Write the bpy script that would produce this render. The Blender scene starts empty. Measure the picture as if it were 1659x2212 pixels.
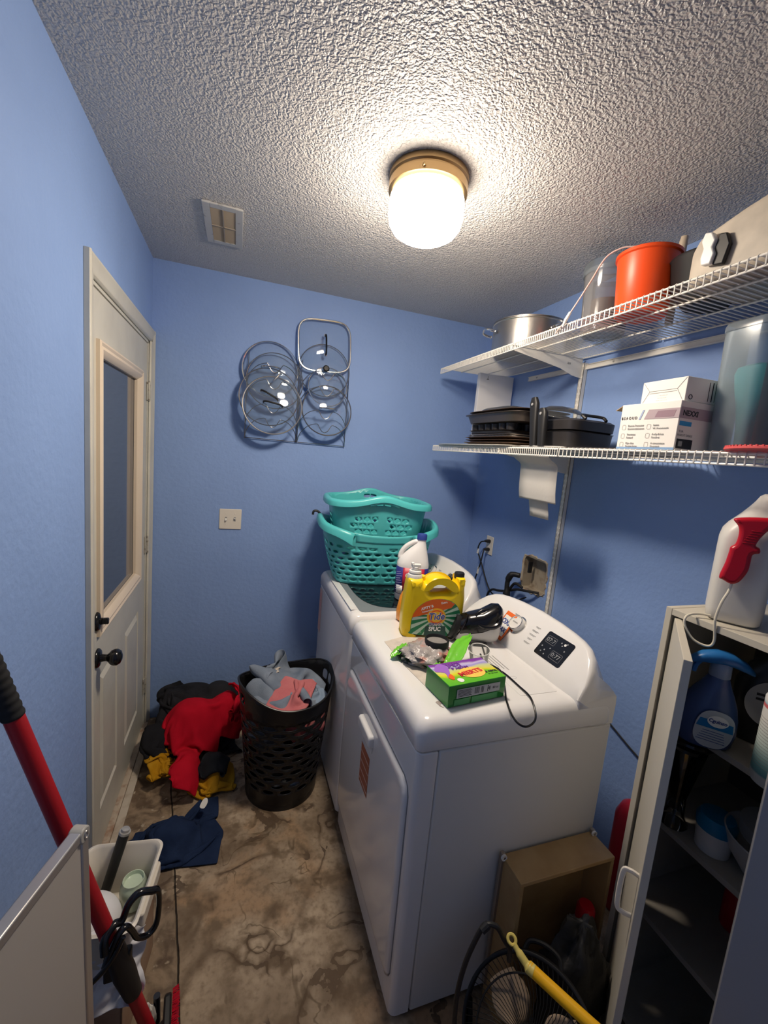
import bpy, math, random
import numpy as np
from mathutils import Vector, Matrix
PI = math.pi
SC = bpy.context.scene
COL = SC.collection
random.seed(7)

# ---------------------------------------------------------------- camera
def _cam():
    cd = bpy.data.cameras.new('camera'); co = bpy.data.objects.new('camera', cd); COL.objects.link(co)
    yaw, pitch, roll = math.radians(19.332), math.radians(-7.753), math.radians(5.1472)
    f = Vector((math.sin(yaw)*math.cos(pitch), math.cos(yaw)*math.cos(pitch), math.sin(pitch)))
    R = f.cross(Vector((0, 0, 1))).normalized(); U = R.cross(f)
    R2 = R*math.cos(roll)+U*math.sin(roll); U2 = -R*math.sin(roll)+U*math.cos(roll)
    m = Matrix((R2, U2, -f)).transposed().to_4x4(); m.translation = (0.4324, -2.4828, 1.5895)
    co.matrix_world = m
    cd.sensor_fit = 'HORIZONTAL'; cd.sensor_width = 36.0; cd.lens = 36.0*917.24/1659.0
    cd.clip_start = 0.02
    SC.camera = co
_cam()

# ---------------------------------------------------------------- world and exposure
SC.view_settings.view_transform = 'Standard'
SC.view_settings.look = 'None'
SC.view_settings.exposure = 0.0
SC.view_settings.gamma = 1.0
SC.view_settings.use_curve_mapping = False
wd = bpy.data.worlds.new('world'); SC.world = wd; wd.use_nodes = True
wd.node_tree.nodes['Background'].inputs[0].default_value = (0.01, 0.012, 0.02, 1)
wd.node_tree.nodes['Background'].inputs[1].default_value = 1.0
LAMP_STRENGTH = 97.0
LAMP_COLOR = (1.0, 0.86, 0.70)

# ---------------------------------------------------------------- materials
def srgb(h):
    h = h.lstrip('#'); o = []
    for i in (0, 2, 4):
        c = int(h[i:i+2], 16)/255
        o.append(c/12.92 if c <= .04045 else ((c+.055)/1.055)**2.4)
    return (o[0], o[1], o[2], 1)
MATS = {}
def mat(name, color, rough=.5, metal=0, spec=.5, bump=None, trans=0, mix=None, sss=0, coat=0, emit=None, ior=1.45, alpha=1):
    """bump=(scale, distance[, detail]); mix=(color2, scale, lo, hi)"""
    m = bpy.data.materials.new(name); m.use_nodes = True; nt = m.node_tree; b = nt.nodes['Principled BSDF']
    if isinstance(color, str): color = srgb(color)
    b.inputs['Base Color'].default_value = color
    b.inputs['Roughness'].default_value = rough; b.inputs['Metallic'].default_value = metal
    b.inputs['Specular IOR Level'].default_value = spec; b.inputs['Transmission Weight'].default_value = trans
    b.inputs['IOR'].default_value = ior; b.inputs['Alpha'].default_value = alpha
    b.inputs['Coat Weight'].default_value = coat; b.inputs['Coat Roughness'].default_value = .08
    if sss: b.inputs['Subsurface Weight'].default_value = sss; b.inputs['Subsurface Radius'].default_value = (.01, .01, .01)
    if emit:
        b.inputs['Emission Color'].default_value = emit[0] if len(emit[0]) == 4 else (*emit[0], 1); b.inputs['Emission Strength'].default_value = emit[1]
    tc = None
    if bump or mix: tc = nt.nodes.new('ShaderNodeTexCoord')
    if mix:
        c2 = srgb(mix[0]) if isinstance(mix[0], str) else mix[0]
        n = nt.nodes.new('ShaderNodeTexNoise'); n.inputs['Scale'].default_value = mix[1]; n.inputs['Detail'].default_value = 5
        nt.links.new(tc.outputs['Object'], n.inputs['Vector'])
        r = nt.nodes.new('ShaderNodeMapRange'); r.inputs['From Min'].default_value = mix[2]; r.inputs['From Max'].default_value = mix[3]
        nt.links.new(n.outputs['Fac'], r.inputs['Value'])
        x = nt.nodes.new('ShaderNodeMix'); x.data_type = 'RGBA'
        x.inputs['A'].default_value = color; x.inputs['B'].default_value = c2
        nt.links.new(r.outputs['Result'], x.inputs['Factor']); nt.links.new(x.outputs['Result'], b.inputs['Base Color'])
    if bump:
        n = nt.nodes.new('ShaderNodeTexNoise'); n.inputs['Scale'].default_value = bump[0]; n.inputs['Detail'].default_value = bump[2] if len(bump) > 2 else 3
        nt.links.new(tc.outputs['Object'], n.inputs['Vector'])
        u = nt.nodes.new('ShaderNodeBump'); u.inputs['Strength'].default_value = 1; u.inputs['Distance'].default_value = bump[1]
        nt.links.new(n.outputs['Fac'], u.inputs['Height']); nt.links.new(u.outputs['Normal'], b.inputs['Normal'])
    MATS[name] = m
    return m
def thin_glass(name, tint, refl=.5, rough=.02, haze=0, hazecol=(.8, .85, .9, 1)):
    """a thin clear sheet: see-through plus a fresnel reflection, with an optional milky share"""
    m = bpy.data.materials.new(name); m.use_nodes = True; nt = m.node_tree
    for n in list(nt.nodes): nt.nodes.remove(n)
    N, L = nt.nodes.new, nt.links.new
    out = N('ShaderNodeOutputMaterial'); tr = N('ShaderNodeBsdfTransparent'); tr.inputs[0].default_value = (*tint, 1)
    gl = N('ShaderNodeBsdfGlossy'); gl.inputs['Roughness'].default_value = rough
    fr = N('ShaderNodeFresnel'); fr.inputs['IOR'].default_value = 1.0+refl
    mx = N('ShaderNodeMixShader'); L(fr.outputs[0], mx.inputs[0]); L(tr.outputs[0], mx.inputs[1]); L(gl.outputs[0], mx.inputs[2])
    last = mx
    if haze:
        df = N('ShaderNodeBsdfDiffuse'); df.inputs[0].default_value = hazecol
        m2 = N('ShaderNodeMixShader'); m2.inputs[0].default_value = haze
        tl = N('ShaderNodeBsdfTranslucent'); tl.inputs[0].default_value = hazecol
        ad = N('ShaderNodeMixShader'); ad.inputs[0].default_value = .4; L(df.outputs[0], ad.inputs[1]); L(tl.outputs[0], ad.inputs[2])
        L(mx.outputs[0], m2.inputs[1]); L(ad.outputs[0], m2.inputs[2]); last = m2
    L(last.outputs[0], out.inputs[0]); MATS[name] = m
    return m

# ---------------------------------------------------------------- mesh builder
def catmull(pts, n=6, closed=False):
    P = [np.array(p, float) for p in pts]; out = []; N = len(P)
    rng = range(N) if closed else range(N-1)
    for i in rng:
        p0 = P[(i-1) % N] if (closed or i > 0) else 2*P[0]-P[1]
        p1 = P[i]; p2 = P[(i+1) % N]
        p3 = P[(i+2) % N] if (closed or i+2 < N) else 2*P[-1]-P[-2]
        for k in range(n):
            t = k/n
            out.append(.5*((2*p1)+(-p0+p2)*t+(2*p0-5*p1+4*p2-p3)*t*t+(-p0+3*p1-3*p2+p3)*t**3))
    if not closed: out.append(P[-1])
    return [tuple(p) for p in out]
def superell(a, b, p=2.0, n=32, cx=0, cy=0, rot=0):
    o = []
    for i in range(n):
        t = 2*PI*i/n; c, s = math.cos(t), math.sin(t)
        x = a*math.copysign(abs(c)**(2/p), c); y = b*math.copysign(abs(s)**(2/p), s)
        o.append((cx+x*math.cos(rot)-y*math.sin(rot), cy+x*math.sin(rot)+y*math.cos(rot)))
    return o
class M:
    def __init__(s): s.v = []; s.f = []; s.X = Matrix.Identity(4)
    def add(s, vs, fs):
        o = len(s.v); X = s.X
        s.v += [tuple(X @ Vector(p)) for p in vs]; s.f += [tuple(i+o for i in f) for f in fs]; return s
    def at(s, m): s.X = m; return s
    def box(s, x0, x1, y0, y1, z0, z1):
        v = [(x, y, z) for x in (x0, x1) for y in (y0, y1) for z in (z0, z1)]
        return s.add(v, [(0, 1, 3, 2), (4, 6, 7, 5), (0, 4, 5, 1), (2, 3, 7, 6), (0, 2, 6, 4), (1, 5, 7, 3)])
    def cbox(s, c, d): return s.box(c[0]-d[0]/2, c[0]+d[0]/2, c[1]-d[1]/2, c[1]+d[1]/2, c[2]-d[2]/2, c[2]+d[2]/2)
    def loft(s, rings, cap=(True, True), closed=True):
        n = len(rings[0]); v = [p for r in rings for p in r]; f = []
        for j in range(len(rings)-1):
            for i in range(n if closed else n-1):
                k = (i+1) % n; f.append((j*n+i, j*n+k, (j+1)*n+k, (j+1)*n+i))
        if closed and cap[0]: f.append(tuple(range(n-1, -1, -1)))
        if closed and cap[1]: f.append(tuple(range((len(rings)-1)*n, len(rings)*n)))
        return s.add(v, f)
    def lathe(s, prof, seg=32, cx=0, cy=0, cap=(True, True)):
        return s.loft([[(cx+r*math.cos(2*PI*i/seg), cy+r*math.sin(2*PI*i/seg), z) for i in range(seg)] for r, z in prof], cap)
    def tube(s, pts, r, seg=8, closed=False, cap=True, flat=1.0):
        P = [Vector(p) for p in pts]; n = len(P); rings = []; up = None
        for i in range(n):
            if closed: t = P[(i+1) % n]-P[(i-1) % n]
            else: t = P[min(i+1, n-1)]-P[max(i-1, 0)]
            if t.length < 1e-9: t = Vector((0, 0, 1))
            t.normalize()
            if up is None:
                up = Vector((0, 0, 1)) if abs(t.z) < .9 else Vector((1, 0, 0))
            a = t.cross(up)
            if a.length < 1e-4: a = t.cross(Vector((.3, 1, .2)))
            a.normalize(); b = a.cross(t); up = b
            rr = r[i] if isinstance(r, (list, tuple)) else r
            rings.append([tuple(P[i]+a*math.cos(2*PI*k/seg)*rr+b*math.sin(2*PI*k/seg)*rr*flat) for k in range(seg)])
        if closed:
            v = [p for q in rings for p in q]; f = []
            for j in range(n):
                for i in range(seg):
                    k = (i+1) % seg; jj = (j+1) % n; f.append((j*seg+i, j*seg+k, jj*seg+k, jj*seg+i))
            return s.add(v, f)
        return s.loft(rings, (cap, cap))
    def prism(s, out, z0, z1):
        return s.loft([[(x, y, z0) for x, y in out], [(x, y, z1) for x, y in out]])
    def grid(s, P, mask=None, closed_u=False):
        """P array (n, m, 3)"""
        n, m = P.shape[:2]; v = [tuple(p) for p in P.reshape(-1, 3)]; f = []
        for i in range(n if closed_u else n-1):
            for j in range(m-1):
                if mask is None or mask[i][j]: f.append((i*m+j, ((i+1) % n)*m+j, ((i+1) % n)*m+j+1, i*m+j+1))
        return s.add(v, f)
    def cells(s, surf, nu, vs, hole=(.7, .7), pw=2.0, brick=True, skip=None, q=4, du=1.0, u0=0.0, closed=True):
        n = 4*q
        for j in range(len(vs)-1):
            a, b = vs[j], vs[j+1]; sh = .5*(j % 2) if brick else 0
            for i in range(nu):
                if not closed and sh and i == nu-1: continue
                ua = (i+sh)/nu; ub = (i+1+sh)/nu
                per = [(ua+(ub-ua)*k/q, a) for k in range(q)]+[(ub, a+(b-a)*k/q) for k in range(q)] + \
                      [(ub-(ub-ua)*k/q, b) for k in range(q)]+[(ua, b-(b-a)*k/q) for k in range(q)]
                S = lambda p: tuple(surf(u0+du*p[0], p[1]))
                if skip and skip((ua+ub)/2, j):
                    s.add([S(p) for p in per], [tuple(range(n))]); continue
                cu, cv = (ua+ub)/2, (a+b)/2; inn = []
                for p in per:
                    t = math.atan2((p[1]-cv)/(b-a), (p[0]-cu)/(ub-ua)); c, d = math.cos(t), math.sin(t)
                    k = (abs(c)**pw+abs(d)**pw)**(-1/pw)
                    inn.append((cu+c*k*hole[0]*(ub-ua)/2, cv+d*k*hole[1]*(b-a)/2))
                s.add([S(p) for p in per]+[S(p) for p in inn], [(k, (k+1) % n, n+(k+1) % n, n+k) for k in range(n)])
        return s
    def build(s, name, m, parent=None, smooth=True, bevel=0, sub=0, solid=0, weld=False, angle=35, seg=2, loc=None, rot=None):
        me = bpy.data.meshes.new(name); me.from_pydata(s.v, [], s.f)
        if weld:
            import bmesh
            bm = bmesh.new(); bm.from_mesh(me); bmesh.ops.remove_doubles(bm, verts=bm.verts, dist=weld if isinstance(weld, float) else 1e-5)
            bmesh.ops.recalc_face_normals(bm, faces=bm.faces); bm.to_mesh(me); bm.free()
        else:
            import bmesh
            bm = bmesh.new(); bm.from_mesh(me); bmesh.ops.recalc_face_normals(bm, faces=bm.faces); bm.to_mesh(me); bm.free()
        me.polygons.foreach_set('use_smooth', [smooth]*len(me.polygons))
        if smooth and not sub:
            try: me.set_sharp_from_angle(angle=math.radians(angle))
            except Exception: pass
        o = bpy.data.objects.new(name, me); COL.objects.link(o); me.materials.append(m)
        if parent: o.parent = parent
        if loc: o.location = loc
        if rot: o.rotation_euler = rot
        if solid: d = o.modifiers.new('solid', 'SOLIDIFY'); d.thickness = solid; d.offset = 0
        if sub: d = o.modifiers.new('sub', 'SUBSURF'); d.levels = sub; d.render_levels = sub
        if bevel:
            d = o.modifiers.new('bevel', 'BEVEL'); d.width = bevel; d.segments = seg; d.limit_method = 'ANGLE'; d.angle_limit = math.radians(30)
            d.harden_normals = False
        return o
def tag(o, label=None, cat=None, group=None, kind=None):
    if label: o['label'] = label
    if cat: o['category'] = cat
    if group: o['group'] = group
    if kind: o['kind'] = kind
    return o
def thing(name, label, cat, loc=(0, 0, 0), rz=0, group=None, rot=None):
    o = bpy.data.objects.new(name, None); COL.objects.link(o); o.empty_display_size = .05
    o.location = loc; o.rotation_euler = rot if rot else (0, 0, rz)
    return tag(o, label, cat, group)
def copy_tree(o, parent=None):
    c = o.copy(); COL.objects.link(c)
    if parent: c.parent = parent
    for ch in [x for x in o.children]: copy_tree(ch, c)
    return c
def frame(o, u, v):
    u = Vector(u).normalized(); v = Vector(v); v = (v-u*v.dot(u)).normalized(); n = u.cross(v)
    m = Matrix((u, v, n)).transposed().to_4x4(); m.translation = o
    return m
def shape2d(name, splines, depth, bevel, m, parent, X, res=2, taper=None):
    """a filled outline with holes, given a thickness and rounded edges, placed by the matrix X (local z = thickness)"""
    cu = bpy.data.curves.new(name, 'CURVE'); cu.dimensions = '2D'; cu.fill_mode = 'BOTH'
    for sp in splines:
        s = cu.splines.new('POLY'); s.points.add(len(sp)-1)
        for i, p in enumerate(sp): s.points[i].co = (p[0], p[1], 0, 1)
        s.use_cyclic_u = True
    cu.extrude = max(depth/2-bevel, 0); cu.bevel_depth = bevel; cu.bevel_resolution = res; cu.offset = -bevel
    t = bpy.data.objects.new('tmp', cu); COL.objects.link(t)
    dg = bpy.context.evaluated_depsgraph_get(); me = bpy.data.meshes.new_from_object(t.evaluated_get(dg)); me.name = name
    bpy.data.objects.remove(t); bpy.data.curves.remove(cu)
    me.transform(X); me.materials.clear(); me.materials.append(m)
    me.polygons.foreach_set('use_smooth', [True]*len(me.polygons))
    try: me.set_sharp_from_angle(angle=math.radians(40))
    except Exception: pass
    o = bpy.data.objects.new(name, me); COL.objects.link(o)
    if parent: o.parent = parent
    return o
def text(name, s, size, X, m, parent, align='CENTER', shear=0, bold=0, extrude=.0002, xs=1.0, spacing=1.0):
    cu = bpy.data.curves.new(name, 'FONT'); cu.body = s; cu.size = size; cu.align_x = align; cu.align_y = 'CENTER'
    cu.shear = shear; cu.offset = bold; cu.extrude = extrude; cu.resolution_u = 3; cu.space_character = spacing
    t = bpy.data.objects.new('tmp', cu); COL.objects.link(t)
    dg = bpy.context.evaluated_depsgraph_get(); me = bpy.data.meshes.new_from_object(t.evaluated_get(dg)); me.name = name
    bpy.data.objects.remove(t); bpy.data.curves.remove(cu)
    me.transform(X @ Matrix.Diagonal((xs, 1, 1, 1))); me.materials.clear(); me.materials.append(m)
    o = bpy.data.objects.new(name, me); COL.objects.link(o)
    if parent: o.parent = parent
    return o
def patch(name, pts, X, m, parent, th=.0006):
    """a thin printed label: outline pts in the frame X"""
    g = M().at(X); g.prism(pts, 0, th); return g.build(name, m, parent, smooth=False)
def rect(x0, x1, y0, y1): return [(x0, y0), (x1, y0), (x1, y1), (x0, y1)]
def rrect(x0, x1, y0, y1, r, n=4):
    o = []
    for cx, cy, a in ((x1-r, y1-r, 0), (x0+r, y1-r, 90), (x0+r, y0+r, 180), (x1-r, y0+r, 270)):
        for k in range(n+1):
            t = math.radians(a+90*k/n); o.append((cx+r*math.cos(t), cy+r*math.sin(t)))
    return o
# ---------------------------------------------------------------- cloth
def cloth(w, h, n, m, place, collide, seed=0, squeeze=(.7, .7), amp=.05, iters=160, g=.0006, fric=.5, pins=None, target=None):
    """a sheet w x h crumpled and dropped: returns (n, m, 3) settled points. place(x,y)->(X,Y,Z) start position"""
    rs = np.random.RandomState(seed)
    x = np.linspace(-.5, .5, n); y = np.linspace(-.5, .5, m)
    X, Y = np.meshgrid(x, y, indexing='ij')
    P = np.zeros((n, m, 3))
    for i in range(n):
        for j in range(m): P[i, j] = place(X[i, j]*w*squeeze[0], Y[i, j]*h*squeeze[1])
    for k in range(5):
        a = rs.uniform(0, 2*PI); fq = rs.uniform(1.5, 4.5); ph = rs.uniform(0, 6.28)
        P[..., 2] += amp*.5*(np.sin(2*PI*fq*(X*np.cos(a)+Y*np.sin(a))+ph)+.4)
        P[..., 0] += amp*.2*np.sin(2*PI*fq*(X*np.sin(a)-Y*np.cos(a))+ph)
    P += rs.normal(0, .002, P.shape)
    dx, dy = w/(n-1), h/(m-1); V = np.zeros_like(P); dd = math.hypot(dx, dy)
    pin = [] if pins is None else [(i, j, P[i, j].copy()) for i, j in pins]
    def con(A, B, L, k):
        d = P[B]-P[A]; l = np.linalg.norm(d, axis=-1, keepdims=True)+1e-9
        c = d*(.5*k*(l-L)/l); P[A] += c; P[B] -= c
    S = slice
    def pairs(ax, st):
        for o in range(2*st) if st > 1 else range(2):
            pass
    for it in range(iters):
        V[..., 2] -= g; Q = P.copy(); P += V
        for r in range(6):
            for o in (0, 1):
                ni = (n-o)//2*2; mi = (m-o)//2*2
                con((S(o, o+ni, 2), S(None)), (S(o+1, o+ni, 2), S(None)), dx, 1)
                con((S(None), S(o, o+mi, 2)), (S(None), S(o+1, o+mi, 2)), dy, 1)
                ni = (n-1-o)//2*2+o
                con((S(o, n-1, 2), S(0, m-1)), (S(o+1, n, 2), S(1, m)), dd, .3)
                con((S(o, n-1, 2), S(1, m)), (S(o+1, n, 2), S(0, m-1)), dd, .3)
            # bending
            for st in (2,):
                d = P[st:]-P[:-st]; l = np.linalg.norm(d, axis=-1, keepdims=True)+1e-9
                c = d*(.06*np.minimum(l-st*dx, 0)/l); P[:-st] += c; P[st:] -= c
                d = P[:, st:]-P[:, :-st]; l = np.linalg.norm(d, axis=-1, keepdims=True)+1e-9
                c = d*(.06*np.minimum(l-st*dy, 0)/l); P[:, :-st] += c; P[:, st:] -= c
            hit = collide(P)
            for i, j, p in pin: P[i, j] = p
        V = (P-Q)*.93
        V[hit] *= (1-fric)
    return P
def on_height(hf, off=.004):
    def col(P):
        z = hf(P[..., 0], P[..., 1])+off
        hit = P[..., 2] < z
        P[..., 2] = np.maximum(P[..., 2], z)
        return hit
    return col
# ================================================================ ROOM
W, H = 1.935, 2.433
YF = -3.1                       # the wall behind the camera
wallm = mat('blue wall paint', (.262, .395, .715, 1), rough=.55, spec=.35, bump=(45, .0022, 4), mix=((.24, .365, .67, 1), 3, .35, .7))
ceilm = mat('popcorn ceiling', (.60, .575, .555, 1), rough=.32, spec=.7)
def _ceil():
    nt = ceilm.node_tree; N, L = nt.nodes.new, nt.links.new; b = nt.nodes['Principled BSDF']
    tc = N('ShaderNodeTexCoord')
    vo = N('ShaderNodeTexVoronoi'); vo.inputs['Scale'].default_value = 135; vo.feature = 'SMOOTH_F1'; vo.inputs['Smoothness'].default_value = .45
    n0 = N('ShaderNodeTexNoise'); n0.inputs['Scale'].default_value = 60; n0.inputs['Detail'].default_value = 2
    ad = N('ShaderNodeVectorMath'); ad.operation = 'MULTIPLY_ADD'; ad.inputs[1].default_value = (.02, .02, .02)
    L(tc.outputs['Object'], n0.inputs['Vector']); L(n0.outputs['Color'], ad.inputs[0]); L(tc.outputs['Object'], ad.inputs[2]); L(ad.outputs[0], vo.inputs['Vector'])
    n1 = N('ShaderNodeTexNoise'); n1.inputs['Scale'].default_value = 150; n1.inputs['Detail'].default_value = 4; L(tc.outputs['Object'], n1.inputs['Vector'])
    r = N('ShaderNodeMapRange'); r.inputs['From Min'].default_value = 0; r.inputs['From Max'].default_value = .75; r.inputs['To Min'].default_value = 1; r.inputs['To Max'].default_value = 0
    L(vo.outputs['Distance'], r.inputs['Value'])
    m1 = N('ShaderNodeMath'); m1.operation = 'MULTIPLY_ADD'; m1.inputs[1].default_value = .9; L(n1.outputs['Fac'], m1.inputs[0]); L(r.outputs['Result'], m1.inputs[2])
    bu = N('ShaderNodeBump'); bu.inputs['Distance'].default_value = .0042; L(m1.outputs[0], bu.inputs['Height']); L(bu.outputs['Normal'], b.inputs['Normal'])
_ceil()
floorm = mat('stained concrete', '#7a6a58', rough=.62, spec=.3)
def _floor():
    nt = floorm.node_tree; N, L = nt.nodes.new, nt.links.new; b = nt.nodes['Principled BSDF']
    tc = N('ShaderNodeTexCoord')
    def noise(scale, det, dist=0, off=0):
        n = N('ShaderNodeTexNoise'); n.inputs['Scale'].default_value = scale; n.inputs['Detail'].default_value = det; n.inputs['Distortion'].default_value = dist
        if off:
            mp = N('ShaderNodeMapping'); mp.inputs['Location'].default_value = (off, off*.7, 0); L(tc.outputs['Object'], mp.inputs[0]); L(mp.outputs[0], n.inputs['Vector'])
        else: L(tc.outputs['Object'], n.inputs['Vector'])
        return n.outputs['Fac']
    def ramp(src, lo, hi, a=0, c=1):
        r = N('ShaderNodeMapRange'); r.interpolation_type = 'SMOOTHSTEP'
        for k, x in (('From Min', lo), ('From Max', hi), ('To Min', a), ('To Max', c)): r.inputs[k].default_value = x
        L(src, r.inputs['Value']); return r.outputs['Result']
    def math_(op, a, b_):
        m = N('ShaderNodeMath'); m.operation = op
        for k, x in enumerate((a, b_)):
            if isinstance(x, (int, float)): m.inputs[k].default_value = x
            elif x is not None: L(x, m.inputs[k])
        return m.outputs[0]
    def mix(f, a, c):
        x = N('ShaderNodeMix'); x.data_type = 'RGBA'
        if isinstance(f, float): x.inputs['Factor'].default_value = f
        else: L(f, x.inputs['Factor'])
        for k, q in (('A', a), ('B', c)):
            if isinstance(q, str): x.inputs[k].default_value = srgb(q)
            else: L(q, x.inputs[k])
        return x.outputs['Result']
    base = mix(ramp(noise(5, 6), .35, .65), '#8d7b66', '#b5a28a')
    base = mix(ramp(noise(3.1, 5, 1.0, 3.1), .52, .68), base, '#a5886a')
    base = mix(ramp(noise(14, 6, 0, 7.7), .48, .68), base, '#74624e')
    base = mix(ramp(noise(60, 5, 0, 2.7), .40, .95), base, '#6e5d4a')
    # tide lines of old stains
    n = noise(3.4, 2.5, 1.2, 1.3); d = math_('ABSOLUTE', math_('SUBTRACT', n, .5), None)
    wob = ramp(noise(40, 3), .3, .7, .006, .028)
    line = math_('LESS_THAN', d, wob)
    gate = ramp(noise(5.5, 3, 0, 5.2), .44, .55)
    line = math_('MULTIPLY', line, gate)
    base = mix(math_('MULTIPLY', line, .8), base, '#4a3b2f')
    halo = math_('MULTIPLY', ramp(d, .0, .09, 1, 0), ramp(noise(7, 4, 0, 9.1), .38, .60))
    base = mix(math_('MULTIPLY', halo, .7), base, '#5c4a38')
    n2 = noise(6.5, 3, .8, 8.8); d2 = math_('ABSOLUTE', math_('SUBTRACT', n2, .53), None)
    line2 = math_('MULTIPLY', ramp(d2, .004, .02, 1, 0), ramp(noise(3, 2, 0, 2.2), .5, .58))
    base = mix(math_('MULTIPLY', line2, .6), base, '#54432f')
    # the dirtier slab left of the joint
    sep = N('ShaderNodeSeparateXYZ'); L(tc.outputs['Object'], sep.inputs[0])
    jx = math_('ADD', math_('MULTIPLY', math_('ADD', sep.outputs['Y'], .676), -.158), .222)
    wx = math_('ADD', sep.outputs['X'], math_('MULTIPLY', math_('SUBTRACT', noise(9, 3, 0, 4.4), .5), .014))
    dist = math_('SUBTRACT', wx, jx)
    left = ramp(dist, -.01, .0, 1, 0)
    dirty = mix(ramp(noise(16, 6, .5, 6.1), .4, .62), '#5a4a3c', '#93806a')
    dirty = mix(ramp(noise(30, 4, 0, 1.9), .62, .72), dirty, '#b5a893')
    base = mix(math_('MULTIPLY', left, .8), base, dirty)
    joint = ramp(math_('ABSOLUTE', dist, None), .001, .0035, 1, 0)
    base = mix(math_('MULTIPLY', joint, .9), base, '#1a1512')
    L(base, b.inputs['Base Color'])
    bu = N('ShaderNodeBump'); bu.inputs['Distance'].default_value = .004
    hh = math_('SUBTRACT', math_('MULTIPLY', noise(60, 5), .5), math_('ADD', math_('MULTIPLY', joint, 2), math_('MULTIPLY', line, .3)))
    L(hh, bu.inputs['Height']); L(bu.outputs['Normal'], b.inputs['Normal'])
_floor()
doorp = mat('cream door paint', (.62, .60, .52, 1), rough=.35, spec=.45, bump=(14, .0006), mix=((.56, .54, .47, 1), 8, .4, .7))
trimp = mat('warm trim paint', (.60, .57, .49, 1), rough=.4, mix=((.50, .47, .40, 1), 20, .5, .8))
litep = mat('peach lite frame', (.76, .64, .50, 1), rough=.35)
blackg = mat('glossy black', (.006, .006, .008, 1), rough=.16, spec=.6)
blackm = mat('matte black', (.012, .012, .013, 1), rough=.5)
chrome = mat('polished steel', (.75, .74, .72, 1), rough=.16, metal=1)
steel = mat('brushed steel', (.55, .52, .48, 1), rough=.32, metal=1, bump=(60, .0004))
wirem = mat('dark steel wire', (.32, .30, .29, 1), rough=.25, metal=1)
alum = mat('satin aluminium', (.62, .60, .58, 1), rough=.4, metal=.85)
whitep = mat('white plastic', (.78, .77, .74, 1), rough=.35)
creamp = mat('cream plastic', (.76, .71, .62, 1), rough=.35)
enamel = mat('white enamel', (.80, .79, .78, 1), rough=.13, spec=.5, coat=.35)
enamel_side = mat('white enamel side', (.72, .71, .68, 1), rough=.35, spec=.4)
whitewire = mat('white coated wire', (.86, .83, .76, 1), rough=.35)
paper = mat('paper', (.70, .68, .64, 1), rough=.8)
paperdirty = mat('creased paper', (.62, .56, .49, 1), rough=.8, mix=((.5, .45, .40, 1), 30, .4, .7))
kraft = mat('cardboard', (.42, .30, .18, 1), rough=.85, bump=(40, .0006))
woodm = mat('tan board', (.44, .29, .13, 1), rough=.5, bump=(20, .0005), mix=((.36, .22, .09, 1), 12, .4, .7))
redp = mat('red plastic', (.50, .006, .02, 1), rough=.28, spec=.5)
redpole = mat('red painted tube', (.42, .012, .02, 1), rough=.42, spec=.4)
inkblack = mat('black ink', (.02, .02, .025, 1), rough=.5)
inkgrey = mat('grey ink', (.30, .30, .30, 1), rough=.6)
inkblue = mat('blue ink', (.03, .06, .30, 1), rough=.45)
inkwhite = mat('white ink', (.85, .85, .83, 1), rough=.45)
inkred = mat('red ink', (.60, .02, .03, 1), rough=.45)
inkorange = mat('orange ink', (.80, .13, .015, 1), rough=.4)

g = M(); g.box(-.02, W+.02, YF, 0.1, -.12, 0); g.build('floor', floorm, smooth=False)['kind'] = 'structure'
g = M(); g.box(-.1, W+.1, YF-.1, .1, H, H+.08); g.build('ceiling', ceilm, smooth=False)['kind'] = 'structure'
g = M(); g.box(-.1, W+.1, 0, .1, -.02, H+.01); g.build('wall_back', wallm, smooth=False)['kind'] = 'structure'
HY0, HY1, HZ0, HZ1 = -.775, -.592, .935, 1.115        # ragged hole in the right wall
g = M()
g.box(W, W+.1, HY1, .05, -.02, H+.01); g.box(W, W+.1, YF-.05, HY0, -.02, H+.01); g.box(W, W+.1, HY0, HY1, -.02, HZ0); g.box(W, W+.1, HY0, HY1, HZ1, H+.01)
g.build('wall_right', wallm, smooth=False)['kind'] = 'structure'
g = M(); g.box(-.1, W+.1, YF-.1, YF, -.02, H+.01); g.build('wall_front', wallm, smooth=False)['kind'] = 'structure'
DY0, DY1, DZ = -.945, -.055, 2.035        # door opening
g = M(); g.box(-.12, 0, DY1, .05, -.02, H+.01); g.box(-.12, 0, YF-.05, DY0, -.02, H+.01); g.box(-.12, 0, DY0, DY1, DZ, H+.01)
g.build('wall_left', wallm, smooth=False)['kind'] = 'structure'
# door casing
g = M()
for y0, y1 in ((DY0-.052, DY0+.006), (DY1-.006, -.0015)):
    z1 = DZ+.052; inn = 1 if y0 < -.5 else -1
    ya, yb = (y0, y1) if inn == 1 else (y1, y0)
    prof = [(ya, 0), (ya, .016), (ya+.010*inn, .019), (ya+(.022*inn), .014), (yb-.012*inn, .012), (yb-.004*inn, .010), (yb, .004), (yb, 0)]
    g.loft([[(x, y, 0) for y, x in prof], [(x, y, z1 if abs(y-ya) < abs(y-yb) else DZ-.004) for y, x in prof]])
prof = [(DZ+.052, 0), (DZ+.052, .016), (DZ+.042, .019), (DZ+.030, .014), (DZ+.010, .012), (DZ+.0, .010), (DZ-.006, .004), (DZ-.006, 0)]
g.loft([[(x, DY0-.052+(DZ+.052-z)*.9, z) for z, x in prof], [(x, -.0015, z) for z, x in prof]])
cas = g.build('trim_1', doorp, bevel=.0015); cas['kind'] = 'structure'
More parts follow.
